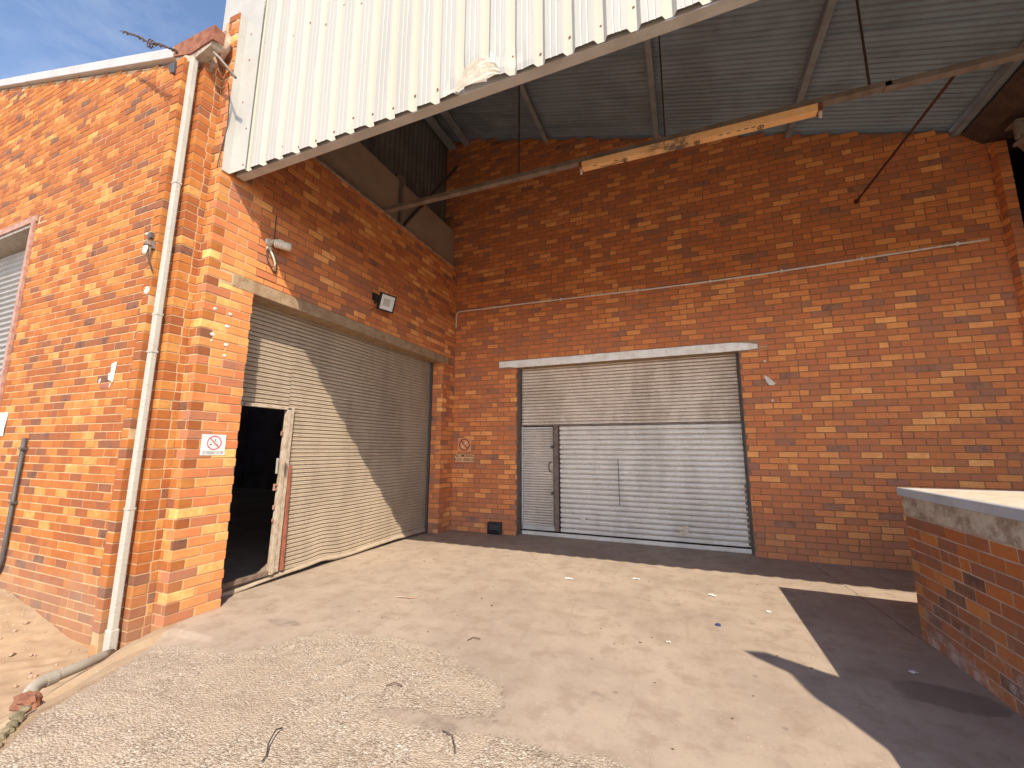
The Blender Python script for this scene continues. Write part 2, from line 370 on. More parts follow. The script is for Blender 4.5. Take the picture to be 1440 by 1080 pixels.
# ------------------------------------------------------------------ left warehouse (street gable, stepped corner pier, side wall of the bay)
wh=thing('brick_warehouse','orange brick warehouse with sunlit gable and stepped corner pier beside the bay','building',(-8,4.5,0))
mb=MB()
fd=[(-12.9,-7.97,-1,4.406),(-13.0,-7.82,4.406,4.515)]
run(mb,'x',YF,-1,-15.5,-4.47,-9*CH,9.2,'sun',holes=fd,ztop=gablez,seed=11,phase=.05)
mb.build('front_wall',M['brick_sun'],wh,tones=True,fixn=False)
mb=MB()
run(mb,'x',2.03,-1,-4.468,-4.36,-7*CH,5.28,'sun',seed=12,phase=-4.468,d=.29,skip=lambda u,z,r: -.05<z<.10 and r.random()<.5)
run(mb,'x',2.135,-1,-4.36,-4.20,Z0,5.45,'sun',e1=(0,BD+J),seed=13,phase=-4.36)
run(mb,'y',-4.20,1,2.135,2.30,Z0,5.45,'sun',e0=(BD+J,0),seed=14,phase=2.135)
run(mb,'x',2.30,-1,-4.20,XL,Z0,5.92,'sun',e1=(BD+J,0),seed=15,phase=-4.20)
mb.build('corner_pier',M['brick_sun'],wh,tones=True,fixn=False)
mb=MB()
sh=[(2.763,6.44,-1,3.03),(2.54,6.7,3.03,3.165)]
run(mb,'y',XL,1,2.30,6.858,Z0,5.0,'sun',holes=sh,e0=(0,BD+J),seed=16,phase=2.30)
run(mb,'y',XL,1,2.30,2.417,5.0,5.92,'sun',e0=(BD+J,0),seed=18,phase=2.30)
mb.build('side_wall',M['brick_bay_lifted'],wh,tones=True,fixn=False); mb=MB()
run(mb,'x',6.44,-1,XS,XL,Z0,3.03,'bay',e1=(0,BD+J),seed=17,phase=XL)
mb.build('door_jamb',M['brick_bay_lifted'],wh,tones=True,fixn=False)
# mortar cores
mb=MB(); r_=.0045
yf=YF+r_
mb.prism([(-15.5,yf,-.9),(-12.9,yf,-.9),(-12.9,yf,gablez(-12.9)),(-15.5,yf,gablez(-15.5))],(0,.24,0))
mb.prism([(-12.9,yf,4.45),(-7.97,yf,4.45),(-7.97,yf,gablez(-7.97)),(-12.9,yf,gablez(-12.9))],(0,.24,0))
mb.prism([(-7.97,yf,-.9),(-4.46,yf,-.9),(-4.46,yf,gablez(-4.46)-.02),(-7.97,yf,gablez(-7.97))],(0,.24,0))
mb.box(-4.463,-4.3645,2.036,YF+.003,-.9,5.2)
mb.box(-4.45,-4.20-r_,2.135+r_,2.3043,-.6,5.44)
mb.box(-4.45,XL-r_,2.30+r_,2.755,-.6,4.99)
mb.box(-4.26,XL-r_,2.3045,2.41,4.99,5.90)
mb.build('pier_mortar',M['mortar'],wh)
mb=MB(); q=.006
mb.box(-4.29,XL-q,2.756,6.446,3.10,4.99)
mb.box(-4.45,XL-q,6.446,6.84,-.6,4.99)
mb.build('side_mortar',M['mortar_bay'],wh)
# steel angle and ragged mortar on top of side wall
mb=MB(); mb.box(-4.30,-4.02,2.50,6.84,4.992,5.012)
mb.build('wall_cap',M['concrete_band'],wh)
# lintel over the side shutter, hung from the same wall
mb=MB(); mb.box(-4.285,XL+.003,2.54,6.62,3.028,3.16)
mb.build('lintel',M['concrete_lintel'],wh,bevel=.006)
# gable coping
mb=MB()
def cop(x0,x1,y0,y1,dz0,dz1):
    mb.hexa([(x0,y0,gablez(x0)+dz0),(x1,y0,gablez(x1)+dz0),(x1,y1,gablez(x1)+dz0),(x0,y1,gablez(x0)+dz0),(x0,y0,gablez(x0)+dz1),(x1,y0,gablez(x1)+dz1),(x1,y1,gablez(x1)+dz1),(x0,y1,gablez(x0)+dz1)])
xs=[-15.5,-13.1,-10.7,-9.09,-7.44,-6.23,-5.06]
for a,b in zip(xs,xs[1:]): cop(a+.004,b-.004,2.282+(.003 if int(a*10)%2 else 0),2.60,.02,.15)
mb.build('coping',M['zinc'],wh,bevel=.006)
# soffit and opening of the street shutter
mb=MB(); mb.box(-12.95,-7.935,YF-.002,2.70,4.406,4.50); so=mb.build('street_lintel',M['soffit'],wh)
mb=MB(); mb.box(-12.95,-7.87,YF-.022,YF-.002,4.446,4.53); mb.build('lintel_trim',M['pink_steel'],wh)
mb=MB(); mb.box(-7.97,-7.895,YF-.03,YF-.001,-.6,4.45); mb.box(-7.97,-7.94,YF,2.64,-.6,4.406); mb.build('jamb_angle',M['pink_steel'],wh)
def shutter(ax,fix,sg,u0,u1,zs,amp,cols=12,sag=None,wob=.004,seed=3,holes=None):
    # zs = list of (z, phase) rows; sheet of corrugated slats
    rows=[]
    for (z,w) in zs:
        row=[]
        for k in range(cols+1):
            u=u0+(u1-u0)*k/cols
            d=amp*w+wob*mnoise.noise((u*1.3,z*.9,seed))*2
            zz=z+(sag(u,z) if sag else 0)
            row.append((u,fix+sg*d,zz) if ax=='x' else (fix+sg*d,u,zz))
        rows.append(row)
    return rows
SLAT={'wide':[(0,-4.6),(.045,-4.6),(.06,.05),(.14,.55),(.28,.9),(.42,1),(.58,.9),(.70,.6),(.78,.1),(.815,-.4),(.835,-4.6)],
 'double':[(0,-2.6),(.07,-2.6),(.11,.2),(.20,.75),(.32,.95),(.44,.8),(.52,.45),(.60,.8),(.72,.95),(.84,.7),(.91,.2),(.94,-2.6)]}
def slatrows(z0,z1,pitch,per=8,sharp=1,kind=None):
    if kind:
        n=int(round((z1-z0)/pitch)); out=[]
        for i in range(n):
            for a,w in SLAT[kind]: out.append((z0+(z1-z0)*(i+a)/n,w))
        out.append((z1,-1)); return out
    n=int(round((z1-z0)/pitch)); out=[]
    for i in range(n):
        for k in range(per):
            a=k/per; w=math.sin(2*math.pi*a); 
            if sharp>1: w=math.copysign(abs(w)**(1/sharp),w)
            out.append((z0+(z1-z0)*(i+a)/n,w))
    out.append((z1,0)); return out
# street shutter
mb=MB(); mb.grid(shutter('x',2.61,-1,-12.9,-7.94,slatrows(-.6,4.42,.085),.016)); mb.build('street_shutter',M['shutter_far'],wh,smooth=True,fixn=False)
# dark hall behind
mb=MB()
mb.box(-15.5,-15.4,2.6,11,-.6,9); mb.box(-15.5,-4.45,10.9,11,-.6,9)
mb.box(-4.47,-4.451,6.85,11,-.6,5.0)
hz=lambda x: 5.15-.29*(x+4.45)
mb.prism([(-15.4,2.58,hz(-15.4)),(-14.0,2.58,hz(-14.0)),(-14.0,11,hz(-14.0)),(-15.4,11,hz(-15.4))],(0,0,.05)); mb.prism([(-13.6,2.58,hz(-13.6)),(-4.45,2.58,5.15),(-4.45,11,5.15),(-13.6,11,hz(-13.6))],(0,0,.05))  # roof gap added to let a little light into the hall
mb.build('hall_lining',M['room'],wh)

# side roller shutter with open wicket
def sag(u,z): # bottom edge is bent
    f=max(0,1-z/.9); return -f*(.05*math.exp(-((u-2.9)/.5)**2)-.035*math.exp(-((u-4.15)/.18)**2)+.012*math.sin(u*3.1))
mb=MB()
mb.grid(shutter('y',XS,1,3.50,6.42,slatrows(.02,3.05,.0475,per=12,kind='double'),.0095,cols=40,sag=sag,wob=.006))
mb.grid(shutter('y',XS,1,2.72,3.50,slatrows(1.895,3.05,.0475,per=12,kind='double'),.0095,cols=12,wob=.003))
ss=mb.build('roller_shutter',M['shutter_side'],wh,smooth=False,fixn=False)
ss['label']='beige corrugated roller shutter with an open wicket doorway at its near end'
mb=MB(); rows=[]
prof=[(XS+.010,.066),(XS+.020,.062),(XS+.024,.040),(XS+.030,.026),(XS+.012,.018),(XS-.02,.018)]
for (x,z) in prof:
    rows.append([(x+.012*mnoise.noise((u*2.2,z*9,1.)),u,z+.014+sag(u,0)*.7+.012*mnoise.noise((u*3,4,z*7))) for u in [2.74+i*(6.42-2.74)/60 for i in range(61)]])
mb.grid(rows); mb.build('bottom_rail',M['shutter_side'],ss,smooth=True,fixn=False)
mb=MB(); mb.bar((XS+.03,3.425,.09),(XS+.03,3.475,1.915),.05,.05,(1,0,0)); mb.box(XS+.01,XS+.055,2.95,3.50,1.893,1.925)
mb.bar((XS+.035,3.485,.10),(XS+.035,3.52,1.93),.055,.022,(1,0,0))
mb.build('wicket_frame',M['frame_tan'],ss,bevel=.003)
mb=MB(); mb.bar((XS+.032,3.565,.10),(XS+.032,3.56,1.26),.035,.03,(1,0,0)); mb.build('latch_bar',M['red_oxide'],ss,bevel=.003)
mb=MB(); mb.box(XS+.0,XS+.04,2.74,3.44,.085,.135); mb.box(XS-.03,XS+.0,2.74,3.46,.03,.085); mb.build('threshold',M['frame_brown'],ss,bevel=.004)
for z,w in ((1.62,.03),(1.02,.045),(.80,.028),(.66,.022)):
    yy=3.405+(z-.1)*.026
    mb=MB(); mb.box(XS+.022,XS+.034,yy-w,yy+.004,z-w*.8,z-w*.35); mb.box(XS+.022,XS+.034,yy-w,yy+.004,z+w*.35,z+w*.8); mb.box(XS+.021,XS+.035,yy-w*1.25,yy-w*.8,z-w*.82,z+w*.82)
    mb.build('latch_lug',M['pink_steel'],ss,bevel=.002)
mb=MB(); mb.box(XS+.035,XS+.041,3.375,3.40,1.17,1.34); mb.build('bolt_plate',M['galv'],ss)
mb=MB(); mb.tube([(XS+.065,3.47,1.29),(XS+.075,3.455,1.2),(XS+.07,3.47,1.15),(XS+.067,3.49,1.22),(XS+.065,3.49,1.28)],.004,6); mb.build('wire_loop',M['cable'],ss)
mb=MB(); mb.box(XS-.03,XS+.045,6.415,6.438,0,3.03); mb.box(XS+.03,XS+.05,6.39,6.436,0,3.03); mb.build('guide_rail',M['dark_steel'],ss)
# broken mortar lumps where the gutter meets the pier
mb=MB()
def lump(mb,c,s,seed,n=2):
    bm=bmesh.new(); bmesh.ops.create_icosphere(bm,subdivisions=n,radius=1)
    vs=[]
    for v in bm.verts:
        k=1+.35*mnoise.noise(Vector(v.co)*1.7+Vector((seed,0,0)))+.15*mnoise.noise(Vector(v.co)*4+Vector((0,seed,0)))
        vs.append((c[0]+v.co.x*k*s[0],c[1]+v.co.y*k*s[1],c[2]+v.co.z*k*s[2]))
    mb._add(vs,[tuple(v.index for v in f.verts) for f in bm.faces]); bm.free()
lump(mb,(-4.27,2.2,5.33),(.09,.08,.14),3); lump(mb,(-4.12,2.22,5.50),(.075,.07,.16),5); lump(mb,(-4.39,2.1,5.27),(.07,.06,.06),8)
mb.build('broken_mortar',M['stub'],wh)
for i,(y,z,s) in enumerate(((2.406,2.753,.016),(2.55,2.744,.018),(2.537,2.616,.02),(2.41,2.504,.02),(2.546,2.434,.02),(2.54,2.327,.015),(2.409,2.442,.011))):
    mb=MB(); lump(mb,(XL+.002,y,z),(.004,s*1.15,s*.85),i+1); mb.build('plaster_dab',M['plaster'],wh)
mb=MB(); lump(mb,(-4.40,2.028,2.85),(.035,.004,.035),4); mb.build('plaster_dab',M['plaster'],wh)

# ------------------------------------------------------------------ back wall of the bay
bw=thing('brick_wall','tall shaded brick back wall of the bay with a roller shutter under a white lintel','wall',(.2,YB,0))
bh=[(-2.74,.815,-1,2.915),(-3.10,1.07,2.915,3.05)]
mb=MB()
run(mb,'x',YB,-1,-4.36,3.97,Z0,8.2,'bay',holes=bh,ztop=lambda x: roofz(x)-.02,e1=(.01,0),seed=21,phase=.03,skip=lambda u,z,r:(z>roofz(u)-.11 and r.random()<.25) or (u<-4.06 and z<4.95))
run(mb,'x',YB,-1,4.75,10,Z0,7.3,'bay',seed=22,ztop=lambda x: 5.58+.287*(x-3.9))
mb.build('brick_face',M['brick_bay_lifted'],bw,tones=True,fixn=False)
mb=MB()
run(mb,'x',6.72,-1,3.86,3.965,Z0,5.36,'bay',seed=23,phase=3.86); run(mb,'y',3.86,-1,6.73,6.846,Z0,5.36,'bay',seed=24,phase=.02)
mb.build('pilaster',M['brick_bay_lifted'],bw,tones=True,fixn=False)
mb=MB(); yb=YB+.006
mb.prism([(-4.36,yb,5.0),(-4.36,yb,roofz(-4.36)-.06),(-2.74,yb,roofz(-2.74)-.06),(-2.74,yb,5.0)],(0,.22,0))
mb.box(-4.07,-2.748,yb,yb+.22,-.4,5.0)
mb.prism([(-2.748,yb,2.93),(-2.748,yb,roofz(-2.748)-.06),(.823,yb,roofz(.823)-.06),(.823,yb,2.93)],(0,.22,0))
mb.prism([(.823,yb,-.4),(.823,yb,roofz(.823)-.06),(3.96,yb,roofz(3.96)-.06),(3.96,yb,-.4)],(0,.22,0))
mb.prism([(4.76,yb,-.4),(4.76,yb,5.80),(10,yb,7.30),(10,yb,-.4)],(0,.22,0)); mb.box(3.866,3.96,6.727,yb,-.4,5.35)
mb.build('mortar_core',M['mortar_bay'],bw)
mb=MB(); n=40; rows=[]
# white-washed lintel with a wavering painted edge
for (dy,z) in ((-.006,2.915),(-.012,2.925),(-.012,3.03),(-.004,3.05)):
    rows.append([(-3.09+i*(1.06+3.09)/n,YB+dy,z+(.010*mnoise.noise((i*.35,z*3,2)) if z>3 else .004*mnoise.noise((i*.5,z,1)))+(.05*max(0,(i-36)/4)**2*(-1 if z>3 else .35))+(.02 if (i<3 and z<2.95) else 0)) for i in range(n+1)])
mb.grid(rows); mb.build('lintel',M['white_lintel'],bw,fixn=True)
mb=MB(); mb.box(-3.10,1.19,YB+.0005,YB+.225,2.917,3.055); mb.build('lintel_core',M['concrete_lintel'],bw)
YD=7.075
def chamfer_reveal(x,s):
    mb=MB(); mb.box(min(x,x+s*.012),max(x,x+s*.012),YB+.012,YD-.02,-.05,2.915); return mb
chamfer_reveal(-2.748,1).build('door_reveal',M['frame_brown'],bw); chamfer_reveal(.823,-1).build('door_reveal',M['frame_brown'],bw)
# back shutter
mb=MB(); mb.grid(shutter('x',YD,-1,-2.735,.805,slatrows(1.885,2.95,.0565,per=12,kind='wide'),.0105,cols=24)); 
rs=mb.build('roller_shutter',M['shutter_up'],bw,smooth=False,fixn=False); rs['label']='grimy roller shutter with newer wide galvanised slats below and a shut wicket door'
mb=MB(); mb.grid(shutter('x',YD-.006,-1,-2.02,.805,slatrows(.075,1.868,.0815,per=18,kind='wide'),.0125,cols=24)); mb.build('lower_slats',M['shutter_low'],rs,smooth=False,fixn=False)
mb=MB(); mb.box(-2.735,.805,YD-.022,YD,1.866,1.888); mb.build('seam_strip',M['frame_brown'],rs)
mb=MB(); mb.grid(shutter('x',YD-.008,-1,-2.70,-2.14,slatrows(.16,1.815,.044,per=10,kind='wide'),.0085,cols=6)); wd=mb.build('wicket_door',M['shutter_mid'],rs,smooth=False,fixn=False)
mb=MB(); mb.box(-2.735,-2.70,YD-.03,YD+.0,.10,1.86); mb.box(-2.70,-2.14,YD-.028,YD,1.815,1.848); mb.box(-2.735,-2.10,YD-.03,YD,.085,.16); mb.build('wicket_frame',M['galv'],rs,bevel=.003)
mb=MB(); mb.box(-2.115,-2.035,YD-.062,YD-.01,.09,1.875); mb.build('post',M['frame_brown'],rs,bevel=.004)
mb=MB(); mb.box(-2.715,.805,YD-.045,YD-.01,.0,.06); mb.build('bottom_rail',M['shutter_low'],rs,bevel=.006)
for z in (1.50,.71):
    mb=MB(); mb.tube([(-2.155,YD-.02,z),(-2.155,YD-.045,z)],[.028,.024],12); mb.tube([(-2.155,YD-.045,z),(-2.155,YD-.056,z)],[.016,.012],12); mb.build('lock_boss',M['dark_steel'],rs,smooth=False)
mb=MB(); mb.tube([(-2.17,YD-.02,1.24),(-2.2,YD-.05,1.22),(-2.215,YD-.06,1.16),(-2.2,YD-.05,1.09),(-2.165,YD-.02,1.06)],.010,8); mb.build('handle',M['frame_brown'],rs,smooth=True)
mb=MB(); mb.tube([(-1.03+.006*math.sin(i*2.1),YD-.03-.004*(i%2),1.30-.02*i) for i in range(38)],.0055,6); mb.build('pull_chain',M['dark_steel'],rs)
for (x,z,s) in ((-1.62,.33,.045),(-.07,.24,.07)):
    mb=MB(); 
    for k in range(5): lump(mb,(x+R.uniform(-s,s),YD-.027,z+R.uniform(-s,s)*.8),(s*.55,.0025,s*.5),k+x)
    mb.build('dent_mark',M['shutter_up'],rs)
mb=MB()
for z in [i*.0815+.10 for i in range(11)]: mb.box(.765,.80,YD-.034,YD-.004,z,z+.04)
mb.build('end_lock',M['frame_brown'],rs)
mb=MB(); mb.box(.79,.812,YD-.05,YD+.02,0,2.915); mb.box(-2.736,-2.722,YD-.05,YD+.02,0,2.915); mb.build('guide_rail',M['dark_steel'],rs)
mb=MB(); mb.prism([(1.105,YB-.006,2.525),(1.14,YB-.006,2.515),(1.245,YB-.006,2.40),(1.215,YB-.006,2.375),(1.165,YB-.006,2.38),(1.135,YB-.006,2.43)],(0,.004,0)); mb.build('torn_sticker',M['plaster'],bw)
for (x,z) in ((1.135,2.735),(1.187,2.16)):
    mb=MB(); lump(mb,(x,YB-.001,z),(.017,.005,.017),x); mb.build('plaster_dab',M['plaster'],bw)
# store behind the gap and the shutter, coloured near-black to stand in for shade
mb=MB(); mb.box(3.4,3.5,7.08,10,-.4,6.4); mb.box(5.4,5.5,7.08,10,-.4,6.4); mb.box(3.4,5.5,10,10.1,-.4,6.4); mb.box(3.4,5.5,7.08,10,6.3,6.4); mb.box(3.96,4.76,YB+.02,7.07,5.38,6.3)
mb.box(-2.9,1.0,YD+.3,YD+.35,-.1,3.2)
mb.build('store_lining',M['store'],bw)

# ------------------------------------------------------------------ canopy
cn=thing('canopy','steel canopy over the bay with white ribbed fascia and grey corrugated roof','canopy',(0,4.5,0))
# fascia: trapezoid ribs
YV=2.39; RD=.034; P=.2135
mb=MB(); xs=[]; x=-3.83
prof=[(0,0),(.020,-RD),(.070,-RD),(.090,0)]
while x<9.5:
    for (a,b) in prof: xs.append((x+a,YV-b))
    xs.append((x+.125,YV)); xs.append((x+.131,YV+.003)); xs.append((x+.137,YV)); xs.append((x+.168,YV)); xs.append((x+.174,YV+.003)); xs.append((x+.18,YV))
    x+=P
def zb(x,y): # ragged lower edge with a dented stretch
    d=.012*mnoise.noise((x*1.7,0,3))+.006*mnoise.noise((x*9,2,3))
    if -1.43<x<-1.10: d+=.13*math.sin(math.pi*(x+1.43)/.33)**.8
    return 4.134+d
zt=lambda x: max(6.9,(roofz(x) if x<3.9 else 5.7+.29*(x-3.9))+.18)
rows=[]
for k in range(15):
    f=k/14; ff=f**1.6
    row=[]
    for (x,y) in xs:
        z=zb(x,y)*(1-ff)+zt(x)*ff
        w=.006*mnoise.noise((x*2.1,z*1.3,7))*(1.5-f)
        if z<4.35 and -1.55<x<-.85: w+=.03*mnoise.noise((x*7,z*7,1))
        row.append((x,y+w,z))
    rows.append(row)
mb.grid(rows); fs=mb.build('fascia',M['clad'],cn,fixn=False); fs['label']='white ribbed sheeting along the front of the canopy'
m=fs.modifiers.new('skin','SOLIDIFY'); m.thickness=.0012; m.offset=1
# flat flashing at the corner
mb=MB(); 
mb.prism([(-4.03,YV-.012,4.135),(-3.80,YV-.012,4.13),(-3.79,YV-.012,6.02),(-3.93,YV-.012,5.90),(-4.03,YV-.012,5.95)],(0,.003,0))
mb.prism([(-4.033,YV-.085,4.135),(-4.033,YV-.012,4.135),(-4.033,YV-.012,5.95),(-4.033,YV-.085,5.93)],(.003,0,0))
mb.box(-4.46,-3.80,YV-.006,YV+.004,5.90,8.3)
mb.build('flashing',M['flash'],cn)
mb=MB(); lump(mb,(0,0,0),(.009,.004,.010),2); screw=mb.build('fixing_screw',M['rust'])
spots=[(-3.97+R.uniform(0,.14),YV-.013,4.26+i*.36+R.uniform(-.09,.09)) for i in range(5)]
spots+=[(-3.83+.045+P*(i%22),YV+RD-.003,(4.24 if i<22 else 5.2)+R.uniform(-.05,.09)+(R.uniform(0,.5) if i>=22 else 0)) for i in range(44)]
for i,p in enumerate(spots):
    o=screw if i==0 else screw.copy()
    if i: col.objects.link(o)
    o.location=p; o.parent=cn; o.matrix_parent_inverse=Matrix.Translation(-Vector(cn.location))
mb=MB(); rows=[]
for j in range(7):
    rows.append([(-1.46+.055*i,YV-.008-.03*math.sin(math.pi*i/7)*(.3+j/6)+.012*mnoise.noise((i*.9,j*.8,5)),4.137+.16*(j/6)*math.sin(math.pi*min(1,max(0,(i+.3)/7.4)))**.7) for i in range(8)])
mb.grid(rows); mb.build('bent_flap',M['clad_bent'],cn,fixn=False)
mb=MB(); mb.box(-4.0,9.34,YV+.040,YV+.044,4.13,4.33); mb.box(-4.0,9.34,YV+.044,YV+.124,4.132,4.137); mb.box(-4.0,9.34,YV+.044,YV+.124,4.32,4.325)
mb.build('eaves_channel',M['beam'],cn)
# corrugated roof sheets
mb=MB(); rows=[]; y=2.46
while y<7.06:
    a=.0085*math.sin(2*math.pi*y/.0762)
    lap=.0
    row=[]
    for x in (-4.55,-3.2,-1.8,-.4,1.0,2.4,3.66,3.95): row.append((x,y,roofz(x)+.012+a))
    rows.append(row); y+=.0762/8
mb.grid(rows); mb.build('roof_sheet',M['roof'],cn,smooth=True,fixn=False)
mb=MB(); mb.prism([(3.9,2.46,5.62),(9.4,2.46,7.2),(9.4,7.06,7.2),(3.9,7.06,5.62)],(0,0,.03)); mb.build('far_slope',M['roof'],cn)
mb=MB(); mb.box(5.60,5.64,2.53,6.84,0,6.12); mb.build('added_end_sheet',M['sidesheet'],cn)  # unseen sheet added to cut bounce light from the right
# lap lines
mb=MB()
for y in (2.95,3.71,4.47,5.23,5.99,6.6):
    mb.hexa([(-4.5,y,roofz(-4.5)-.006),(3.6,y,roofz(3.6)-.006),(3.6,y+.016,roofz(3.6)-.006),(-4.5,y+.016,roofz(-4.5)-.006),(-4.5,y,roofz(-4.5)),(3.6,y,roofz(3.6)),(3.6,y+.016,roofz(3.6)),(-4.5,y+.016,roofz(-4.5))])
mb.build('roof_lap',M['roof'],cn)
def purlin(x,w=.040,h=.10,deep=None):
    mb=MB(); zt_=roofz(x)-.012; h=deep or h
    n=Vector((.278,0,.96))
    mb.box(x-w,x+w,2.53,6.95,zt_-h,zt_-h+.006); mb.box(x-w,x-w+.006,2.53,6.95,zt_-h+.006,zt_+.01); mb.box(x-w+.006,x+w,2.53,6.95,zt_-.025,zt_-.019); mb.box(x+w-.006,x+w,2.53,6.95,zt_-h+.006,zt_-h+.022)
    return mb.build('purlin',M['purlin'],cn)
for x in (-2.15,-.165,1.71,3.575): purlin(x)
purlin(-4.22,.09,deep=.24); purlin(-3.86,.07,deep=.16)
# side sheet above the wall
mb=MB(); rows=[]
ys=[2.46+i*.0381/2*1.5 for i in range(160)]; ys=[y for y in ys if y<7.0]
for z in (4.9,5.8,6.8,roofz(-4.37)-.02): rows.append([(-4.37+.012*math.sin(2*math.pi*y/.125),y,z) for y in ys])
mb.grid(rows); mb.build('side_sheet',M['sidesheet'],cn,smooth=True,fixn=False)
for (a,b) in ((2.50,5.045),(5.11,6.835)):
    mb=MB(); mb.box(-4.135,-4.115,a,b,5.035,5.835); mb.build('infill_board',M['board'],cn,bevel=.002)
mb=MB(); mb.box(-4.16,-4.05,5.05,5.10,5.013,5.87); mb.box(-4.135,-4.075,4.99,5.12,5.87,5.90); mb.build('stub_post',M['tie'],cn)
mb=MB(); mb.bar((-4.07,5.12,5.03),(-4.07,6.80,7.28),.03,.06,(1,0,0)); mb.build('brace',M['dark_steel'],cn)
mb=MB(); mb.box(-4.10,-4.03,2.6,4.65,5.015,5.03); mb.box(-4.045,-4.04,2.6,4.65,5.03,5.075); mb.build('wall_angle',M['tie'],cn)
# tie bar with hangers
mb=MB()
tb=lambda x: 5.012-.013*(x+4.05)
for (a,b,o) in ((-4.05,2.03,0),(1.98,7.0,.013)):
    mb.hexa([(a,4.61,tb(a)-o),(b,4.61,tb(b)-o),(b,4.69,tb(b)-o),(a,4.69,tb(a)-o),(a,4.61,tb(a)-o+.006),(b,4.61,tb(b)-o+.006),(b,4.69,tb(b)-o+.006),(a,4.69,tb(a)-o+.006)])
    mb.hexa([(a,4.61,tb(a)-o+.006),(b,4.61,tb(b)-o+.006),(b,4.617,tb(b)-o+.006),(a,4.617,tb(a)-o+.006),(a,4.61,tb(a)-o+.055),(b,4.61,tb(b)-o+.055),(b,4.617,tb(b)-o+.055),(a,4.617,tb(a)-o+.055)])
t_=mb.build('tie_bar',M['tie'],cn)
for x in (-1.84,-.02,1.875):
    mb=MB(); mb.tube([(x,4.65,tb(x)),(x,4.65,roofz(x)-.02)],.011,6); mb.build('hanger_rod',M['cable'],cn)
mb=MB(); mb.tube([(2.54,4.67,4.95),(2.431,YB-.02,4.94)],.014,8); mb.tube([(2.431,YB-.03,4.94),(2.431,YB+.01,4.94)],.03,8); mb.build('stay_rod',M['rod'],cn)
# valley gutter over the right pier
mb=MB(); mb.prism([(3.62,2.5,5.60),(3.80,2.5,5.42),(4.25,2.5,5.42),(4.4,2.5,5.66)],(0,4.33,0)); mb.build('valley_gutter',M['rust_dark'],cn)
mb=MB(); mb.box(3.765,6.5,6.22,6.27,5.06,5.27); mb.box(3.77,6.5,6.20,6.40,5.27,5.285); mb.box(3.79,6.5,6.18,6.36,5.02,5.06); mb.prism([(3.80,6.24,5.02),(4.0,6.24,5.02),(4.0,6.24,4.78),(3.90,6.24,4.80)],(0,.08,0)); mb.build('cross_beam',M['tie'],cn,bevel=.008)

# ------------------------------------------------------------------ fluorescent batten
fx=thing('strip_light','rust stained empty fluorescent batten hanging under the tie bar','light',(.23,4.65,4.9))
mb=MB(); zf=lambda x: tb(x)-.055
def seg(a,b,y0,y1,d0,d1):
    mb.hexa([(a,y0,zf(a)+d0),(b,y0,zf(b)+d0),(b,y1,zf(b)+d0),(a,y1,zf(a)+d0),(a,y0,zf(a)+d1),(b,y0,zf(b)+d1),(b,y1,zf(b)+d1),(a,y1,zf(a)+d1)])
mb.prism([(-.99,4.59,zf(-1)+.04),(-.99,4.607,zf(-1)-.035),(-.99,4.693,zf(-1)-.035),(-.99,4.71,zf(-1)+.04)],(2.42,0,zf(1.42)-zf(-1)))
mb.build('channel',M['batten'],fx,bevel=.004)
for x in (-.48,.31,.93):
    z=zf(x)-.0365; mb=MB(); ring(mb,lambda a,b,t: Vector((x+a,4.645+b,z-t)),.022,.032,.0015,16); mb.build('knockout',M['cable'],fx)
    mb=MB(); mb.tube([(x,4.645,z),(x,4.645,z-.0015)],.012,10); mb.build('knockout',M['cable'],fx)
    mb=MB(); mb.box(x-.03,x+.03,4.685,4.692,z-.0015,z); mb.build('slot',M['cable'],fx)
for x in (-.83,-.58,.2,.55,.62,.72,.79,.86):
    z=zf(x)-.0365; mb=MB(); mb.box(x-.02,x+.02,4.612,4.624,z-.0015,z); mb.build('slot',M['cable'],fx)
for x,s in ((-1.01,-1),(1.45,1)):
    mb=MB(); mb.box(x-.02,x+.02,4.60,4.70,zf(x)-.03,zf(x)+.05); mb.build('end_plate',M['rust'],fx,bevel=.003)
    mb=MB(); mb.box(x-.008,x+.018,4.625,4.66,zf(x)-.075,zf(x)-.03); mb.tube([(x+.004,4.64,zf(x)-.075),(x+.004,4.64,zf(x)-.095)],.014,8); mb.build('lamp_holder',M['white_pvc'],fx,bevel=.003)
mb=MB(); mb.tube([(-.78,4.66,zf(-.78)-.04),(-.65,4.67,zf(-.65)-.045),(-.55,4.63,zf(-.55)-.05),(-.48,4.645,zf(-.48)-.05),(-.45,4.70,zf(-.45)-.07)],.003,5); mb.build('loose_wire',M['rubber'],fx)

# ------------------------------------------------------------------ wall fittings
cd=thing('conduit','long thin white conduit clipped across the brick back wall','conduit',(0,YB-.02,4.1))
mb=MB(); pts=[(-4.022,YB-.014,3.80),(-4.022,YB-.014,4.03),(-4.015,YB-.014,4.075),(-3.99,YB-.014,4.105),(-3.95,YB-.014,4.118)]
pts+= [(-3.9+i*.1,YB-.014,4.118-.02*math.sin(math.pi*(i/76))-.05*math.exp(-((i-45)/22)**2)+.004*mnoise.noise((i*.3,0,0))) for i in range(77)]
mb.tube(pts,.0125,8); mb.build('pipe',M['white_pvc'],cd,smooth=True)
for x in (-3.2,-1.9,-.6,.5,1.45,2.4,3.4):
    mb=MB(); i=(x+3.9)*10; z=4.118-.02*math.sin(math.pi*(i/76))-.05*math.exp(-((i-45)/22)**2)
    mb.box(x-.012,x+.012,YB-.03,YB-.0,z-.022,z+.022); mb.build('saddle_clip',M['white_pvc'],cd)

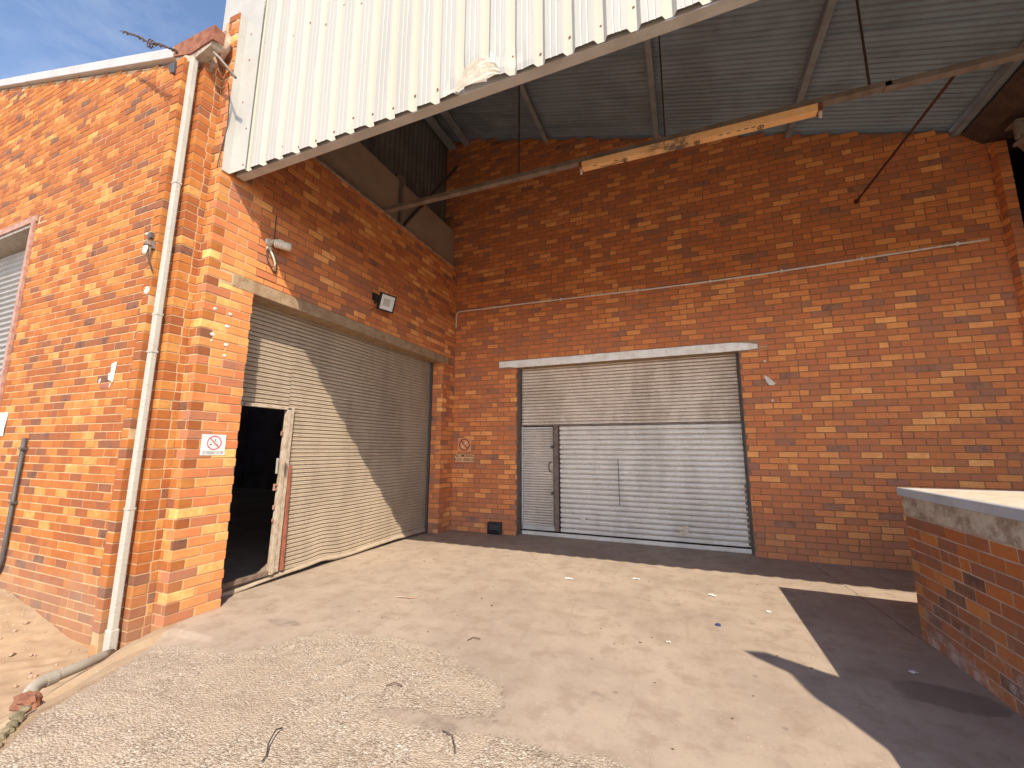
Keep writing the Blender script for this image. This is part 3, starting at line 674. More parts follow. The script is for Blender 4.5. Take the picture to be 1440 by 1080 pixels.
fl=thing('floodlight','black framed square floodlight tilted down on the side wall above the shutter','floodlight',(-3.95,4.6,3.55))
def frame_of(c,nrm,up=(0,0,1)):
    n=Vector(nrm).normalized(); s=Vector(up).cross(n).normalized(); u=n.cross(s); return Vector(c),s,u,n
def obox(mb,F,a0,a1,b0,b1,c0,c1):
    c,s,u,n=F
    p=[(a0,b0,c0),(a1,b0,c0),(a1,b1,c0),(a0,b1,c0),(a0,b0,c1),(a1,b0,c1),(a1,b1,c1),(a0,b1,c1)]
    mb.hexa([c+s*a+u*b+n*d for a,b,d in p])
F=frame_of((-3.86,4.605,3.53),(1,-.28,-.34))
w,h=.13,.125
mb=MB(); obox(mb,F,-w,w,-h,h,-.035,-.008); 
for a in ((-w,w,-h,-h+.02),(-w,w,h-.02,h),(-w,-w+.02,-h+.02,h-.02),(w-.02,w,-h+.02,h-.02)): obox(mb,F,a[0],a[1],a[2],a[3],-.008,.006)
for k in range(7): obox(mb,F,-.1+k*.033,-.092+k*.033,-.1,.1,-.06,-.035)
mb.build('housing',M['rubber'],fl)
mb=MB(); obox(mb,F,-w+.02,w-.02,-h+.02,h-.02,-.008,-.002); mb.build('reflector',M['paper'],fl)
mb=MB(); obox(mb,F,-.065,.045,-.05,.055,-.002,.0005); mb.build('led_panel',M['galv'],fl)
mb=MB(); mb.tube([(XL,4.56,3.62),(-3.93,4.545,3.62),(-3.90,4.55,3.56)],.014,8); mb.box(XL-.002,XL+.012,4.49,4.59,3.57,3.68); mb.box(-3.99,-3.93,4.48,4.50,3.50,3.62); mb.build('bracket',M['rubber'],fl)
mb=MB(); mb.tube([(-3.9,4.53,3.5),(-3.98,4.50,3.44),(XL+.006,4.46,3.40)],.005,6); mb.build('cable',M['cable'],fl)

se=thing('security_lamp','cream tubular sensor lamp with dangling wires above the lintel corner','lamp',(XL,2.88,3.63))
mb=MB(); mb.tube([(XL-.002,2.86,3.645),(XL+.03,2.86,3.645)],[.042,.038],14); mb.tube([(XL+.03,2.86,3.645),(XL+.06,2.875,3.64)],.018,10); mb.build('base',M['cream'],se,smooth=False)
a=Vector((XL+.055,2.885,3.64)); d=Vector((.55,.80,-.05)).normalized()
mb=MB(); mb.tube([a,a+d*.01,a+d*.15,a+d*.17,a+d*.172],[.02,.042,.046,.038,.001],16); mb.build('head',M['cream'],se,smooth=True)
mb=MB(); mb.tube([a+Vector((-.02,.0,.03)),a+d*.05+Vector((0,0,.05)),a+d*.09+Vector((0,0,.045))],.012,8); mb.build('arm',M['cream'],se); mb=MB(); mb.box(XL,XL+.02,2.845,2.90,3.565,3.60); mb.build('cable_box',M['cream'],se)
for k,pp in enumerate(([(.01,2.87,3.60),(.03,2.83,3.53),(.02,2.86,3.44),(.015,2.93,3.36),(.008,2.96,3.33)],[(.01,2.88,3.60),(.04,2.92,3.53),(.03,2.95,3.46),(.02,2.975,3.39),(.008,2.97,3.33)],[(.015,2.87,3.59),(.03,2.91,3.50),(.04,2.93,3.44),(.01,2.96,3.36)])):
    mb=MB(); mb.tube([(XL+x,y,z) for x,y,z in pp],.006 if k<2 else .011,6); mb.build('wire',M['cable'] if k<2 else M['cream'],se,smooth=True)
mb=MB(); mb.tube([(XL+.006,2.92,3.66),(XL+.006,2.92,3.98)],.007,6); mb.build('feed_conduit',M['cable'],se)

bl=thing('bulkhead_lamp','small cream bulkhead lamp with dark hood beside the downpipe','lamp',(-4.38,2.0,3.2))
mb=MB(); mb.tube([(-4.40,1.99,3.26),(-4.40,1.985,3.235),(-4.40,1.98,3.19),(-4.40,1.975,3.165)],[.022,.029,.027,.017],12); mb.build('lens',M['cream'],bl,smooth=True)
mb=MB(); mb.tube([(-4.40,1.99,3.30),(-4.40,1.99,3.26)],[.024,.036],12); mb.box(-4.43,-4.37,2.0,2.03,3.24,3.31); mb.build('hood',M['frame_brown'],bl)
mb=MB(); mb.tube([(-4.38,1.985,3.26),(-4.375,1.98,3.17),(-4.355,1.995,3.10),(-4.35,2.02,3.03)],.009,6); mb.build('feed_cable',M['cable'],bl)
bx=thing('wall_bracket','broken dark bracket stub with a pale screw on the sunlit gable near the downpipe','bracket',(-4.46,2.0,3.38))
mb=MB(); mb.box(-4.445,-4.405,1.995,2.028,3.345,3.40); mb.tube([(-4.425,2.0,3.345),(-4.435,2.0,3.295)],.010,6); mb.build('plate',M['dark_steel'],bx,bevel=.004)
mb=MB(); mb.tube([(-4.452,2.03,3.385),(-4.452,1.985,3.385)],.012,8); mb.build('screw_plug',M['plaster'],bx)

# signs
def textmesh(txt,size,name,mat,parent,loc,rot,sx=1.0):
    cu=bpy.data.curves.new(name,'FONT'); cu.body=txt; cu.size=size; cu.align_x='CENTER'; cu.align_y='CENTER'; cu.extrude=.0006; cu.offset=.0012
    o=bpy.data.objects.new(name,cu); col.objects.link(o); dg=bpy.context.evaluated_depsgraph_get(); me=bpy.data.meshes.new_from_object(o.evaluated_get(dg)); bpy.data.objects.remove(o)
    mt=Matrix.Translation(loc)@rot@Matrix.Diagonal((sx,1,1,1)); me.transform(mt); me.materials.clear(); me.materials.append(mat)
    p=bpy.data.objects.new(name,me); col.objects.link(p); adopt(p,parent); return p
RX=Matrix.Rotation(rad(90),4,'X')                     # faces -Y
RY=Matrix.Rotation(rad(90),4,'Z')@RX                  # faces +X
def stroke(mb,f,a,b,w,t0,t1):
    a=Vector(a);b=Vector(b);n=(b-a).normalized(); s=Vector((-n.y,n.x))*w/2
    q=[a-s,b-s,b+s,a+s]; mb.hexa([f(p.x,p.y,t0) for p in q]+[f(p.x,p.y,t1) for p in q])
s1=thing('prohibition_sign','white square sign with red prohibition circle screwed to the corner pier','sign',(XL,2.53,1.48))
mb=MB(); mb.box(XL+.0025,XL+.006,2.424,2.640,1.384,1.574); mb.build('plate',M['paper'],s1)
f1=lambda a,b,t: Vector((XL+.0062+t,2.537+a,1.498+b))
mb=MB(); ring(mb,f1,.055,.066,.001); stroke(mb,f1,(-.040,.041),(.041,-.040),.011,.0,.0012); mb.build('red_circle',M['signred'],s1)
mb=MB()
for a,b,w in (((-.040,-.016),(-.022,-.016),.010),((-.034,-.002),(-.022,.008),.003),((.008,.012),(.008,.034),.007),((.004,.034),(.014,.030),.003),((.026,.004),(.016,.0),.004),((.026,.004),(.024,.018),.003),((.024,-.018),(.034,-.018),.008),((-.008,-.022),(.012,-.022),.002)): stroke(mb,f1,a,b,w,0,.0007)
mb.build('pictogram',M['ink'],s1)
mb=MB()
for row in (-.079,-.090,-.101):
    a=-.097
    while a<.088:
        w=R.uniform(.004,.009); stroke(mb,f1,(a,row),(a+w,row),.0065,0,.0007); a+=w+R.choice((.002,.002,.006))
mb.build('small_print',M['greyink'],s1)
s2=thing('no_smoking_sign','faded orange no smoking sign with lettered plate below near the inner corner','sign',(-3.78,YB,1.43))
mb=MB(); mb.box(-3.918,-3.648,YB-.007,YB-.003,1.408,1.658); mb.build('picture_plate',M['signtan'],s2)
f2=lambda a,b,t: Vector((-3.783+a,YB-.0072-t,1.533+b))
mb=MB(); ring(mb,f2,.092,.113,.001); stroke(mb,f2,(-.070,.070),(.070,-.070),.020,0,.0012); mb.build('red_circle',M['signmar'],s2)
mb=MB(); stroke(mb,f2,(.004,.004),(.052,.056),.015,.0013,.002); stroke(mb,f2,(-.040,-.052),(-.018,-.022),.015,.0,.001); mb.build('cigarette',M['paper'],s2)
mb=MB(); mb.box(-3.985,-3.580,YB-.007,YB-.003,1.214,1.370); mb.build('text_plate',M['signyel'],s2)
textmesh('NO SMOKING',.076,'lettering',M['ink'],s2,(-3.783,YB-.0078,1.330),RX,.80)
textmesh('ROOK VERBODE',.076,'lettering',M['ink'],s2,(-3.783,YB-.0078,1.258),RX,.70)
mb=MB()
for a in ((-3.985,-3.580,1.214,1.219),(-3.985,-3.580,1.365,1.370),(-3.985,-3.980,1.219,1.365),(-3.585,-3.580,1.219,1.365)): mb.box(a[0],a[1],YB-.0078,YB-.0068,a[2],a[3])
mb.build('border',M['ink'],s2)
pn=thing('paper_notice','blank white notice on the sunlit gable at the left edge beside the steel jamb','notice',(-7.8,YF,1.72))
mb=MB(); rows=[[(-7.93+.0575*i,YF-.008-.004*math.sin(i*1.3+j),1.582+.0575*j) for i in range(6)] for j in range(6)]; mb.grid(rows); mb.build('sheet',M['paper'],pn,fixn=True)
mb=MB()
for j in range(5): mb.box(-7.82,-7.70+.01*j,YF-.0175,YF-.0165,1.62+j*.046,1.625+j*.046)
mb.build('faint_print',M['greyink'],pn)
ts=thing('torn_poster','torn remnant of a white paper poster on the sunlit gable','poster',(-5.46,YF,2.2))
yp=YF-.006
mb=MB(); mb.prism([(x,yp,z) for x,z in ((-5.492,2.318),(-5.406,2.330),(-5.427,2.123),(-5.446,2.117),(-5.452,2.134),(-5.521,2.146),(-5.527,2.221),(-5.492,2.215))],(0,.003,0)); mb.build('scrap',M['paper'],ts)
mb=MB(); mb.prism([(x,yp,z) for x,z in ((-5.694,2.163),(-5.665,2.169),(-5.670,2.129),(-5.688,2.106))],(0,.003,0)); mb.build('flake',M['paper'],ts)
mb=MB(); mb.prism([(x,yp,z) for x,z in ((-5.475,2.106),(-5.458,2.106),(-5.475,2.065),(-5.487,2.065))],(0,.003,0)); mb.build('flake',M['paper'],ts)
for (x,z,w,h) in ((-5.472,2.272,.016,.007),(-5.479,2.238,.014,.007),(-5.497,2.192,.014,.013),(-5.474,2.198,.016,.009),(-5.451,2.203,.014,.009)):
    mb=MB(); mb.box(x-w/2,x+w/2,yp-.0012,yp-.0004,z-h/2,z+h/2); mb.build('print_mark',M['ink'],ts)
mb=MB(); lump(mb,(-5.58,YF-.003,2.083),(.115,.0035,.028),3); mb.build('glue_stain',M['red_oxide'],ts)
em=thing('black_box_lamp','black plastic bulkhead box standing on the floor against the back wall','box',(-3.13,YB,0))
mb=MB(); mb.box(-3.262,-3.005,6.77,6.846,.002,.205); em_b=mb.build('housing',M['rubber'],em,bevel=.018)
mb=MB(); 
mb._add([(-3.245,6.768,.02),(-3.022,6.768,.02),(-3.022,6.768,.188),(-3.245,6.768,.188),(-3.215,6.745,.085),(-3.052,6.745,.085),(-3.052,6.752,.165),(-3.215,6.752,.165)],[(4,5,6,7),(0,1,5,4),(1,2,6,5),(2,3,7,6),(3,0,4,7)]); mb.build('cover',M['rubber'],em)
# dark conduit on the gable
dp=thing('conduit','dark steel conduit stub curling off the sunlit gable at the left edge','conduit',(-7.016,YF,.9))
mb=MB(); mb.tube([(-7.016,2.305,1.554),(-7.016,2.305,.265),(-7.03,2.305,.173),(-7.07,2.305,.093),(-7.15,2.305,.053),(-7.6,2.305,.041)],.022,10); mb.build('pipe',M['dark_steel'],dp,smooth=True)
for z in (1.42,.82): 
    mb=MB(); mb.box(-7.05,-6.982,2.28,YF,z,z+.025); mb.build('clip',M['dark_steel'],dp)

# ------------------------------------------------------------------ rainwater goods
dn=thing('downpipe','tall whitewashed square downpipe in the corner of the brick pier','downpipe',(-4.28,2.07,-.15))
mb=MB(); segs=[(-.16,.95),(.955,2.28),(2.285,2.62),(2.625,3.9),(3.905,5.24)]
for i,(a,b) in enumerate(segs): 
    o=.0015*(i%2); mb.box(-4.308+o,-4.242-o,2.05+o,2.10-o,a,b)
mb.build('pipe',M['pipe_paint'],dn,bevel=.008)
for z in (2.28,2.62,3.9,.95): 
    mb=MB(); mb.box(-4.311,-4.239,2.047,2.103,z-.008,z+.010); mb.build('joint_strap',M['pipe_paint'],dn,bevel=.003)
mb=MB(); mb.box(-4.315,-4.235,2.042,2.106,-.22,.03); mb.build('shoe',M['pipe_paint'],dn,bevel=.01)
gp=thing('drain_pipe','grey elbowed drain pipe lying in the sandy gully below the downpipe','pipe',(-4.0,1.75,-.1))
mb=MB(); mb.tube([(-4.20,2.05,-.13),(-4.12,1.95,-.095),(-4.07,1.83,-.09),(-4.035,1.66,-.09),(-4.025,1.60,-.09),(-4.00,1.555,-.10),(-3.97,1.532,-.125),(-3.95,1.522,-.17),(-3.945,1.52,-.24)],[.036,.034,.034,.034,.037,.040,.040,.040,.040],14); mb.build('pipe',M['old_pipe'],gp,smooth=True)
mb=MB(); mb.tube([(-4.04,1.68,-.09),(-4.028,1.62,-.09)],.041,14); mb.build('collar',M['old_pipe'],gp)
gt=thing('box_gutter','rusty box gutter end jutting over the broken top of the brick pier','gutter',(-4.28,2.3,5.4))
mb=MB(); 
mb.prism([(-4.61,2.05,5.515),(-3.965,2.05,5.485),(-3.965,2.05,5.325),(-4.30,2.05,5.30),(-4.60,2.05,5.385)],(0,.012,0))
mb.prism([(-3.965,2.0615,5.485),(-3.965,2.15,5.478),(-3.965,2.15,5.345),(-3.965,2.0615,5.325)],(-.012,0,0))
mb.build('trough',M['rust'],gt)
mb=MB(); mb.prism([(-4.59,2.062,5.40),(-3.985,2.062,5.34),(-4.02,2.062,5.29),(-4.30,2.062,5.22),(-4.54,2.062,5.30)],(0,.085,0)); mb.build('sole',M['concrete_band'],gt)
mb=MB(); mb.prism([(-4.66,2.04,5.30),(-4.53,2.04,5.29),(-4.53,2.04,5.17),(-4.60,2.04,5.19)],(0,.06,0)); mb.build('bracket',M['dark_steel'],gt)
hk=thing('cable_hook','curved grey steel hook pipe reaching from the pier top across the flashing','hook',(-4.2,2.2,5.3))
mb=MB(); mb.tube([(-4.20,2.20,5.18),(-4.205,2.17,5.30),(-4.18,2.12,5.36),(-4.13,2.10,5.355),(-3.95,2.12,5.17),(-3.76,2.17,4.93)],.013,8); mb.build('pipe',M['tie'],hk,smooth=True)
mb=MB(); mb.tube([(-3.95,2.22,4.99),(-3.985,2.27,4.86),(-4.03,2.31,4.62),(-4.046,2.285,4.33),(-4.06,2.28,4.15)],.006,6); mb.build('cable',M['cable'],hk)
bwire=thing('barbed_wire','frayed twisted strand of barbed wire sticking out beside the rusty gutter','wire',(-4.6,2.1,5.45))
ax_=[(-4.52,2.05,5.40),(-4.8,2.06,5.60),(-5.15,2.07,5.80),(-5.5,2.08,6.06),(-5.88,2.09,6.29)]
def interp(t):
    n=len(ax_)-1; i=min(int(t*n),n-1); f=t*n-i; return Vector(ax_[i]).lerp(Vector(ax_[i+1]),f)
for s in (0,1):
    mb=MB(); mb.tube([interp(i/60)+Vector((0,.008*math.cos(i*.75+s*3.14),.010*math.sin(i*.75+s*3.14)))*(1+.6*math.sin(i*.37)) for i in range(61)],[.0085]*55+[.006,.005,.004,.003,.002,.001],6); mb.build('strand',M['cable'],bwire)
c=interp(.50)
mb=MB(); 
for s in (0,1): mb.tube([c+Vector((.035*math.cos(k*.7)+.01*s,.02*s,.05*math.sin(k*.7))) for k in range(10)],.006,6)
mb.tube([c+Vector((-.10,0,.07)),c,c+Vector((.13,-.02,-.10)),c+Vector((.17,-.02,-.15))],.0045,6)
mb.build('barb',M['cable'],bwire)

# ------------------------------------------------------------------ loading dock
dk=thing('loading_dock','low brick loading dock with grey edged concrete top at the right','loading dock',(2.6,2,0))
mb=MB()
run(mb,'y',1.64,-1,-3,4.50,Z0,.945,'dock',e1=(0,BD+J),seed=31)
run(mb,'x',4.50,1,1.64,7,Z0,.945,'dock',e0=(BD+J,0),seed=32)
mb.build('brick_face',M['brick_dock'],dk,tones=True,fixn=False)
mb=MB(); mb.box(1.644,7,-3,4.496,-.4,.94); mb.build('core',M['mortar_dock'],dk)
mb=MB(); mb.box(1.634,7,-3,4.506,.942,1.088); mb.build('concrete_band',M['concrete_band'],dk,bevel=.006)
mb=MB(); mb.box(1.612,1.66,-3,4.525,1.088,1.152); mb.box(1.66,7,4.48,4.525,1.088,1.152); mb.build('edge_angle',M['slabgrey'],dk,bevel=.004)
mb=MB(); mb.box(1.6605,7,-3,4.4795,1.088,1.149); mb.build('slab',M['slabtop'],dk)
# unseen shape added on the dock, out of the picture, to cast the yard shadow
SUN=Vector((.80,-1.0,1.19)).normalized()
ld=thing('shadow_caster','unseen dark shape on the dock, added to cast the shadow in the yard','shadow caster',(3.0,.6,1.149))
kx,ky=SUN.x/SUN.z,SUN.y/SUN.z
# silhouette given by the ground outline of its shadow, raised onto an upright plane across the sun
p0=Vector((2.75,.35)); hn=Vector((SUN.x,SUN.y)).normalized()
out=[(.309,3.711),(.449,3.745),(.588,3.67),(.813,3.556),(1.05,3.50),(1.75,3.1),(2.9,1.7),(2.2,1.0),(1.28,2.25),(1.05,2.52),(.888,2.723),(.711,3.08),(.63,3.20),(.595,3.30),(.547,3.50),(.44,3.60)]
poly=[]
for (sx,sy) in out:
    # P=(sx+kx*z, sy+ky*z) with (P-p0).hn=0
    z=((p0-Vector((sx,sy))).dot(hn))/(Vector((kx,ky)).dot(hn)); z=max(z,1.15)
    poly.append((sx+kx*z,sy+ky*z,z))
mb=MB(); mb.prism(poly,(hn.x*.12,hn.y*.12,0)); mb.build('cover',M['caster'],ld)
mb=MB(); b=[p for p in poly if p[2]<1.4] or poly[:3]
mb.box(2.55,3.6,.1,.75,1.149,1.29); mb.build('caster_base',M['frame_brown'],ld)  # base block added under the shadow-casting shape

# ------------------------------------------------------------------ ground
rough_poly=[(-3.80,2.17),(-3.45,2.20),(-3.05,2.24),(-2.92,2.46),(-2.75,2.83),(-2.50,2.80),(-2.16,2.90),(-1.75,2.86),(-1.5,2.75),(-1.16,2.60),(-1.03,2.42),(-1.10,2.28),(-1.30,2.20),(-1.62,2.16),(-1.70,2.08),(-1.45,2.06),(-1.15,2.12),(-.9,2.20),(-.68,2.16),(-.42,2.24),(-.22,2.20),(-.05,1.6),(.5,-1),(-3.5,-2),(-3.1,1.1),(-3.42,1.36),(-3.63,1.76)]
def inside(x,y,P):
    c=False; n=len(P)
    for i in range(n):
        (x1,y1),(x2,y2)=P[i],P[(i+1)%n]
        if (y1>y)!=(y2>y) and x<(x2-x1)*(y-y1)/(y2-y1)+x1: c=not c
    return c
def pdist(x,y,P):
    m=9
    for i in range(len(P)):
        (x1,y1),(x2,y2)=P[i],P[(i+1)%len(P)]; dx,dy=x2-x1,y2-y1; t=max(0,min(1,((x-x1)*dx+(y-y1)*dy)/(dx*dx+dy*dy+1e-9)))
        m=min(m,math.hypot(x-x1-t*dx,y-y1-t*dy))
    return m
def ss_(a,b,x):
    t=max(0,min(1,(x-a)/(b-a))); return t*t*(3-2*t)
def edge_left(x,y): # signed distance to the left of the slab edge line (-3.15,1.145)-(-3.63,1.76)-(-3.86,2.13)
    P=[(-2.6,.3),(-3.15,1.145),(-3.42,1.36),(-3.63,1.76),(-3.83,2.05),(-4.0,2.35)]
    best=(9,0)
    for (x1,y1),(x2,y2) in zip(P,P[1:]):
        dx,dy=x2-x1,y2-y1; t=max(0,min(1,((x-x1)*dx+(y-y1)*dy)/(dx*dx+dy*dy))); px,py=x1+t*dx,y1+t*dy
        d=math.hypot(x-px,y-py); s=dx*(y-y1)-dy*(x-x1)
        if d<best[0]: best=(d,s)
    return best[0] if best[1]>0 else -best[0]
def axis(a,b,st,far):
    v=[a+i*st for i in range(int((b-a)/st)+1)]; s=st; lo=[a]; hi=[v[-1]]
    while lo[-1]>-far: s*=1.35; lo.append(lo[-1]-s)
    s=st
    while hi[-1]<far: s*=1.35; hi.append(hi[-1]+s)
    return lo[:0:-1]+v+hi[1:]
GX=axis(-8.0,1.8,.028,130); GY=axis(.95,7.0,.028,130)
mb=MB(); rows=[]; A=[];D=[];S=[]
stains=[(1.37,3.52,.26,.15,.9),(-.53,2.73,.10,.05,.5),(-1.3,2.12,.16,.06,.55),(-.62,2.13,.22,.06,.55),(-.2,4.6,.25,.12,.38),(.55,4.3,.3,.1,.42),(-2.6,3.2,.3,.1,.35),(-.3,3.3,.2,.1,.3),(.9,5.2,.3,.08,.35),(-3.2,2.75,.18,.09,.5)]
for y in GY:
    row=[]
    for x in GX:
        z=0;r=0;di=0;st=0
        near=-8.5<x<2.2 and .3<y<7.3
        if near and y<3.2 and x<.6:
            d=pdist(x,y,rough_poly); ins=inside(x,y,rough_poly); r=.5+(.5 if ins else -.5)*min(1,d/.10)
        if near or y<7:
            e=edge_left(x,y) if y<2.6 else -1
            if e>-.05 and x<-2:
                dn_=ss_(-.03,.80,e+.03*mnoise.noise((x*5,y*5,0))); z-=.36*dn_; di=max(di,min(1,.5+(e+.02)/.12))
                m=ss_(-5.1,-7.0,x)*ss_(.9,1.9,y); z+=.27*m+.05*m*mnoise.noise((x*3,y*3,1)); z+=.016*dn_*mnoise.noise((x*9,y*9,2))
        if y<2.32 and near and x>-3.9: z-=.045*ss_(2.6,2.05,y)*ss_(-3.2,-3.8,x)
        if r>0.02: z+=(-.004+.006*mnoise.noise((x*22,y*22,0))+.004*mnoise.noise((x*50,y*50,4))+.008*mnoise.noise((x*4,y*4,9)))*min(1,r)
        z+=.006*mnoise.noise((x*.7,y*.7,5)) if near else 0
        for (sx,sy,a,b,k) in stains:
            q=((x-sx)/a)**2+((y-sy)/b)**2
            if q<4: st=max(st,k*ss_(1.9,.4,q))
        if y>=6.0 and not near: z=-.01
        row.append((x,y,z)); A.append(r); D.append(di); S.append(st)
    rows.append(row)
mb.grid(rows); gnd=mb.build('ground',M['ground'],None,smooth=True,fixn=False)
for nm,arr in (('rough',A),('dirt',D),('stain',S)):
    at=gnd.data.attributes.new(nm,'FLOAT','POINT'); at.data.foreach_set('value',arr)
gnd['kind']='structure'; gnd['label']='dusty concrete yard floor with worn aggregate and sand'; gnd['category']='ground'

# ------------------------------------------------------------------ loose things on the ground
mb=MB(); bm_=[]
lump(mb,(-3.76,1.45,-.36*ss_(-.03,.80,edge_left(-3.76,1.45))+.03),(.11,.055,.048),6,3); tag(mb.build('broken_brick',M['dull_brick']),'broken red brick lying under the mouth of the drain pipe','brick')
mb=MB()
for i in range(9): rx=-3.56+.045*i; ry=1.36-.028*i+R.uniform(-.02,.02); lump(mb,(rx,ry,-.36*ss_(-.03,.80,edge_left(rx,ry))+.004),(.038,.022,.018),i)
tag(mb.build('rubble',M['moss']),'strip of mossy broken rubble along the crumbling slab edge','rubble',kind='stuff')
mb=MB()
for i in range(70): 
    x=R.uniform(-7.0,-4.7); y=R.uniform(1.6,2.3); s=R.uniform(.006,.026); m=ss_(-5.1,-7.0,x)*ss_(.9,1.9,y); lump(mb,(x,y,-.36*ss_(-.03,.80,edge_left(x,y))+.27*m+s*.2),(s*1.2,s,s*.7),i,1)
tag(mb.build('pebbles',M['stub']),'scattered pale stones on the sandy bank below the gable','stones',kind='stuff')
mb=MB(); mb.tube([(-2.02,1.775,.012),(-2.0,1.72,.04),(-1.96,1.65,.03),(-1.915,1.605,.012),(-1.90,1.57,.012)],.0035,6); tag(mb.build('wire_offcut',M['cable']),'thin bent wire offcut lying on the rough aggregate','wire')
mb=MB(); mb.tube([(-1.24,2.08,.016),(-1.17,2.06,.02),(-1.12,2.0,.016),(-1.10,1.97,.012)],.003,6); tag(mb.build('twig',M['twig']),'short dark twig on the aggregate nearest the viewer','twig')
mb=MB(); mb.tube([(-1.78,2.3,.016),(-1.74,2.34,.02),(-1.69,2.34,.012)],.0035,6); tag(mb.build('twig',M['twig']),'tiny dark twig in the middle of the aggregate patch','twig')
mb=MB(); mb.tube([(-2.72,3.60,.008),(-2.66,3.63,.012),(-2.58,3.63,.01),(-2.53,3.68,.008)],.005,6); tag(mb.build('straw',M['stub']),'pale curved straw on the concrete near the side shutter','straw')
mb=MB(); mb.tube([(-1.62,3.05,.008),(-1.60,3.10,.014),(-1.54,3.11,.01)],.0035,6); tag(mb.build('twig',M['twig']),'small brown twig on the smooth concrete before the rough patch','twig')
mb=MB()
for k in range(3):
    a=k*2.2; mb._add([(-4.05,5.92,.01),(-4.05+.05*math.cos(a),5.92+.05*math.sin(a),.035),(-4.05+.085*math.cos(a+.3),5.92+.085*math.sin(a+.3),.03),(-4.05+.05*math.cos(a+.7),5.92+.05*math.sin(a+.7),.02)],[(0,1,2,3)])
lf=mb.build('leaf',M['leaf']); lf.modifiers.new('t','SOLIDIFY').thickness=.002; tag(lf,'small green leaf at the foot of the side shutter','leaf')
mb=MB(); mb.tube([(.172,4.125,.002),(.172,4.125,.014),(.172,4.125,.015)],[.022,.02,.001],14); tag(mb.build('bottle_cap',M['bluecap']),'dark blue bottle cap on the sunlit concrete','bottle cap')
def scrap(x,y,w,h,rot,label,seed):
    w*=.78; h*=.78
    mb=MB(); rows=[]; c_,s_=math.cos(rot),math.sin(rot)
    for j in range(4):
        row=[]
        for i in range(6):
            u=(i/5-.5)*w*(1+.3*mnoise.noise((i,j,seed))); v=(j/3-.5)*h*(1+.4*mnoise.noise((j,i,seed+3)))
            row.append((x+u*c_-v*s_,y+u*s_+v*c_,.010+.012*abs(mnoise.noise((i*.8,j*.9,seed)))))
        rows.append(row)
    mb.grid(rows); o=mb.build('paper_scrap',M['paper']); o.modifiers.new('t','SOLIDIFY').thickness=.0015; tag(o,label,'litter',group='scraps of paper on the concrete floor'); return o
scrap(-1.30,4.85,.11,.04,.05,'long torn paper scrap on the floor, left of the pair before the back shutter',1)
scrap(-.595,5.15,.10,.04,-.1,'torn paper scrap on the floor, right of the pair before the back shutter',2)
scrap(.17,4.90,.09,.05,-.4,'crumpled white scrap with a tail left of the dock shadow tip',3)
scrap(1.31,3.79,.055,.045,.6,'lone white scrap lying in the shadow beside the dock',4)
scrap(.62,4.62,.05,.04,.8,'small white scrap at the sloping edge of the dock shadow',5)
scrap(-.2,3.62,.04,.03,.2,'tiny pale scrap in the open sunlit floor below the bottle cap',6)
mb=MB()
for i in range(260):
    x=R.uniform(-4.0,1.4); y=R.uniform(2.4,6.7); 
    if R.random()<.55: x=R.uniform(-4.0,-2.2); y=R.uniform(2.9,5.6)
    s=R.choice((.002,.003,.003,.004,.006)); lump(mb,(x,y,.004),(s*R.uniform(.8,1.8),s,s*.6),i,1)
tag(mb.build('grit',M['stub']),'fine pale grit and crumbs scattered over the concrete floor','grit',kind='stuff')
mb=MB()
for i in range(90):
    x=R.uniform(-3.8,1.5); y=R.uniform(2.4,6.7); s=R.choice((.004,.005,.007)); lump(mb,(x,y,.004),(s*R.uniform(1,2.2),s,s*.6),i,1)
tag(mb.build('dark_crumbs',M['twig']),'dark crumbs and bits of leaf litter over the concrete floor','crumbs',kind='stuff')

# ------------------------------------------------------------------ camera, light, sky
cam=bpy.data.cameras.new('camera'); co=bpy.data.objects.new('camera',cam); col.objects.link(co)
rv=Vector((.92422173,.38182579,.00482358)); uv=Vector((.05513682,-.14593871,.98775595)); fw=Vector((-.37785465,.91263956,.15593239))
co.matrix_world=Matrix(((rv.x,uv.x,-fw.x,0),(rv.y,uv.y,-fw.y,0),(rv.z,uv.z,-fw.z,1.45),(0,0,0,1)))
cam.sensor_fit='HORIZONTAL'; cam.sensor_width=36; cam.lens=583.259/1440*36; cam.clip_start=.05; cam.clip_end=2000
scene.camera=co
el=math.asin(SUN.z); az=math.atan2(SUN.x,SUN.y)
sl=bpy.data.lights.new('sun','SUN'); sl.energy=2.85; sl.angle=rad(.42); sl.color=(1,.88,.70)
so_=bpy.data.objects.new('sun',sl); col.objects.link(so_); so_.rotation_euler=SUN.to_track_quat('Z','Y').to_euler(); so_.location=SUN*40
w=bpy.data.worlds.new('World'); scene.world=w; w.use_nodes=True; nt=w.node_tree; nt.nodes.clear()
sk=nt.nodes.new('ShaderNodeTexSky'); sk.sky_type='NISHITA'; sk.sun_disc=False; sk.sun_elevation=el; sk.sun_rotation=az; sk.altitude=1500; sk.air_density=1.0; sk.dust_density=1.0; sk.ozone_density=1.2
bg=nt.nodes.new('ShaderNodeBackground'); bg.inputs[1].default_value=.115; ow=nt.nodes.new('ShaderNodeOutputWorld')
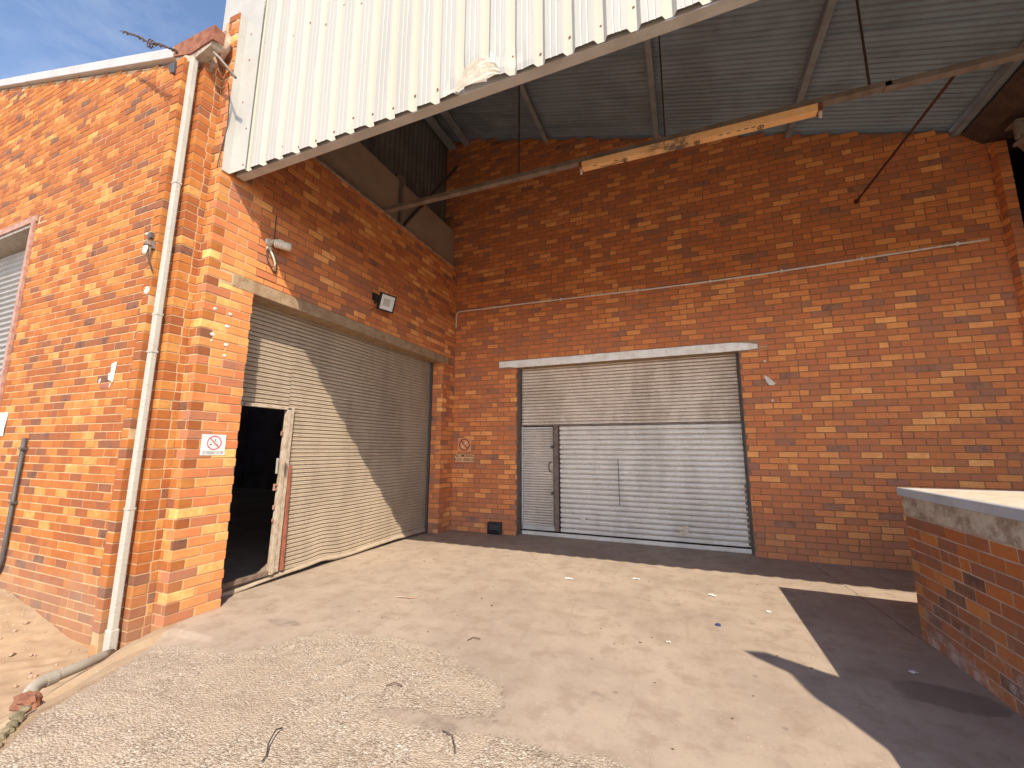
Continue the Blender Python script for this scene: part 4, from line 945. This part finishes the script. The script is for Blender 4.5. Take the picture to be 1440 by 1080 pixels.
# thin high cirrus
tc=nt.nodes.new('ShaderNodeTexCoord'); mp=nt.nodes.new('ShaderNodeMapping'); mp.inputs['Scale'].default_value=(2.0,5.0,9.0); mp.inputs['Rotation'].default_value=(.3,.2,.6); nt.links.new(tc.outputs['Generated'],mp.inputs[0])
nz=nt.nodes.new('ShaderNodeTexNoise'); nz.inputs['Scale'].default_value=1.1; nz.inputs['Detail'].default_value=7; nz.inputs['Roughness'].default_value=.6; nz.inputs['Distortion'].default_value=.6; nt.links.new(mp.outputs[0],nz.inputs['Vector'])
mr=nt.nodes.new('ShaderNodeMapRange'); mr.inputs[1].default_value=.46; mr.inputs[2].default_value=.82; mr.inputs[3].default_value=0; mr.inputs[4].default_value=.3; nt.links.new(nz.outputs[0],mr.inputs[0])
mx=nt.nodes.new('ShaderNodeMix'); mx.data_type='RGBA'; nt.links.new(mr.outputs[0],mx.inputs[0]); nt.links.new(sk.outputs[0],mx.inputs[6]); mx.inputs[7].default_value=(3.6,3.8,4.4,1)
sx=nt.nodes.new('ShaderNodeSeparateXYZ'); nt.links.new(tc.outputs['Generated'],sx.inputs[0])  # bright low cloud bank, added out of view to lift the shade
cn_=nt.nodes.new('ShaderNodeTexNoise'); cn_.inputs['Scale'].default_value=3.2; cn_.inputs['Detail'].default_value=7; nt.links.new(tc.outputs['Generated'],cn_.inputs['Vector'])
m1=nt.nodes.new('ShaderNodeMath'); m1.operation='MULTIPLY_ADD'; nt.links.new(sx.outputs[2],m1.inputs[0]); m1.inputs[1].default_value=-.75; nt.links.new(cn_.outputs[0],m1.inputs[2])
m2=nt.nodes.new('ShaderNodeMapRange'); m2.interpolation_type='SMOOTHSTEP'; m2.inputs[1].default_value=.27; m2.inputs[2].default_value=.42; nt.links.new(m1.outputs[0],m2.inputs[0])
mx2=nt.nodes.new('ShaderNodeMix'); mx2.data_type='RGBA'; nt.links.new(m2.outputs[0],mx2.inputs[0]); nt.links.new(mx.outputs[2],mx2.inputs[6]); mx2.inputs[7].default_value=(13.5,14.0,15.2,1)
nt.links.new(mx2.outputs[2],bg.inputs[0]); nt.links.new(bg.outputs[0],ow.inputs[0])
vs=scene.view_settings; vs.view_transform='Standard'; vs.look='None'; vs.exposure=1.26; vs.gamma=1; vs.use_curve_mapping=False
scene.cycles.max_bounces=10; scene.cycles.diffuse_bounces=6
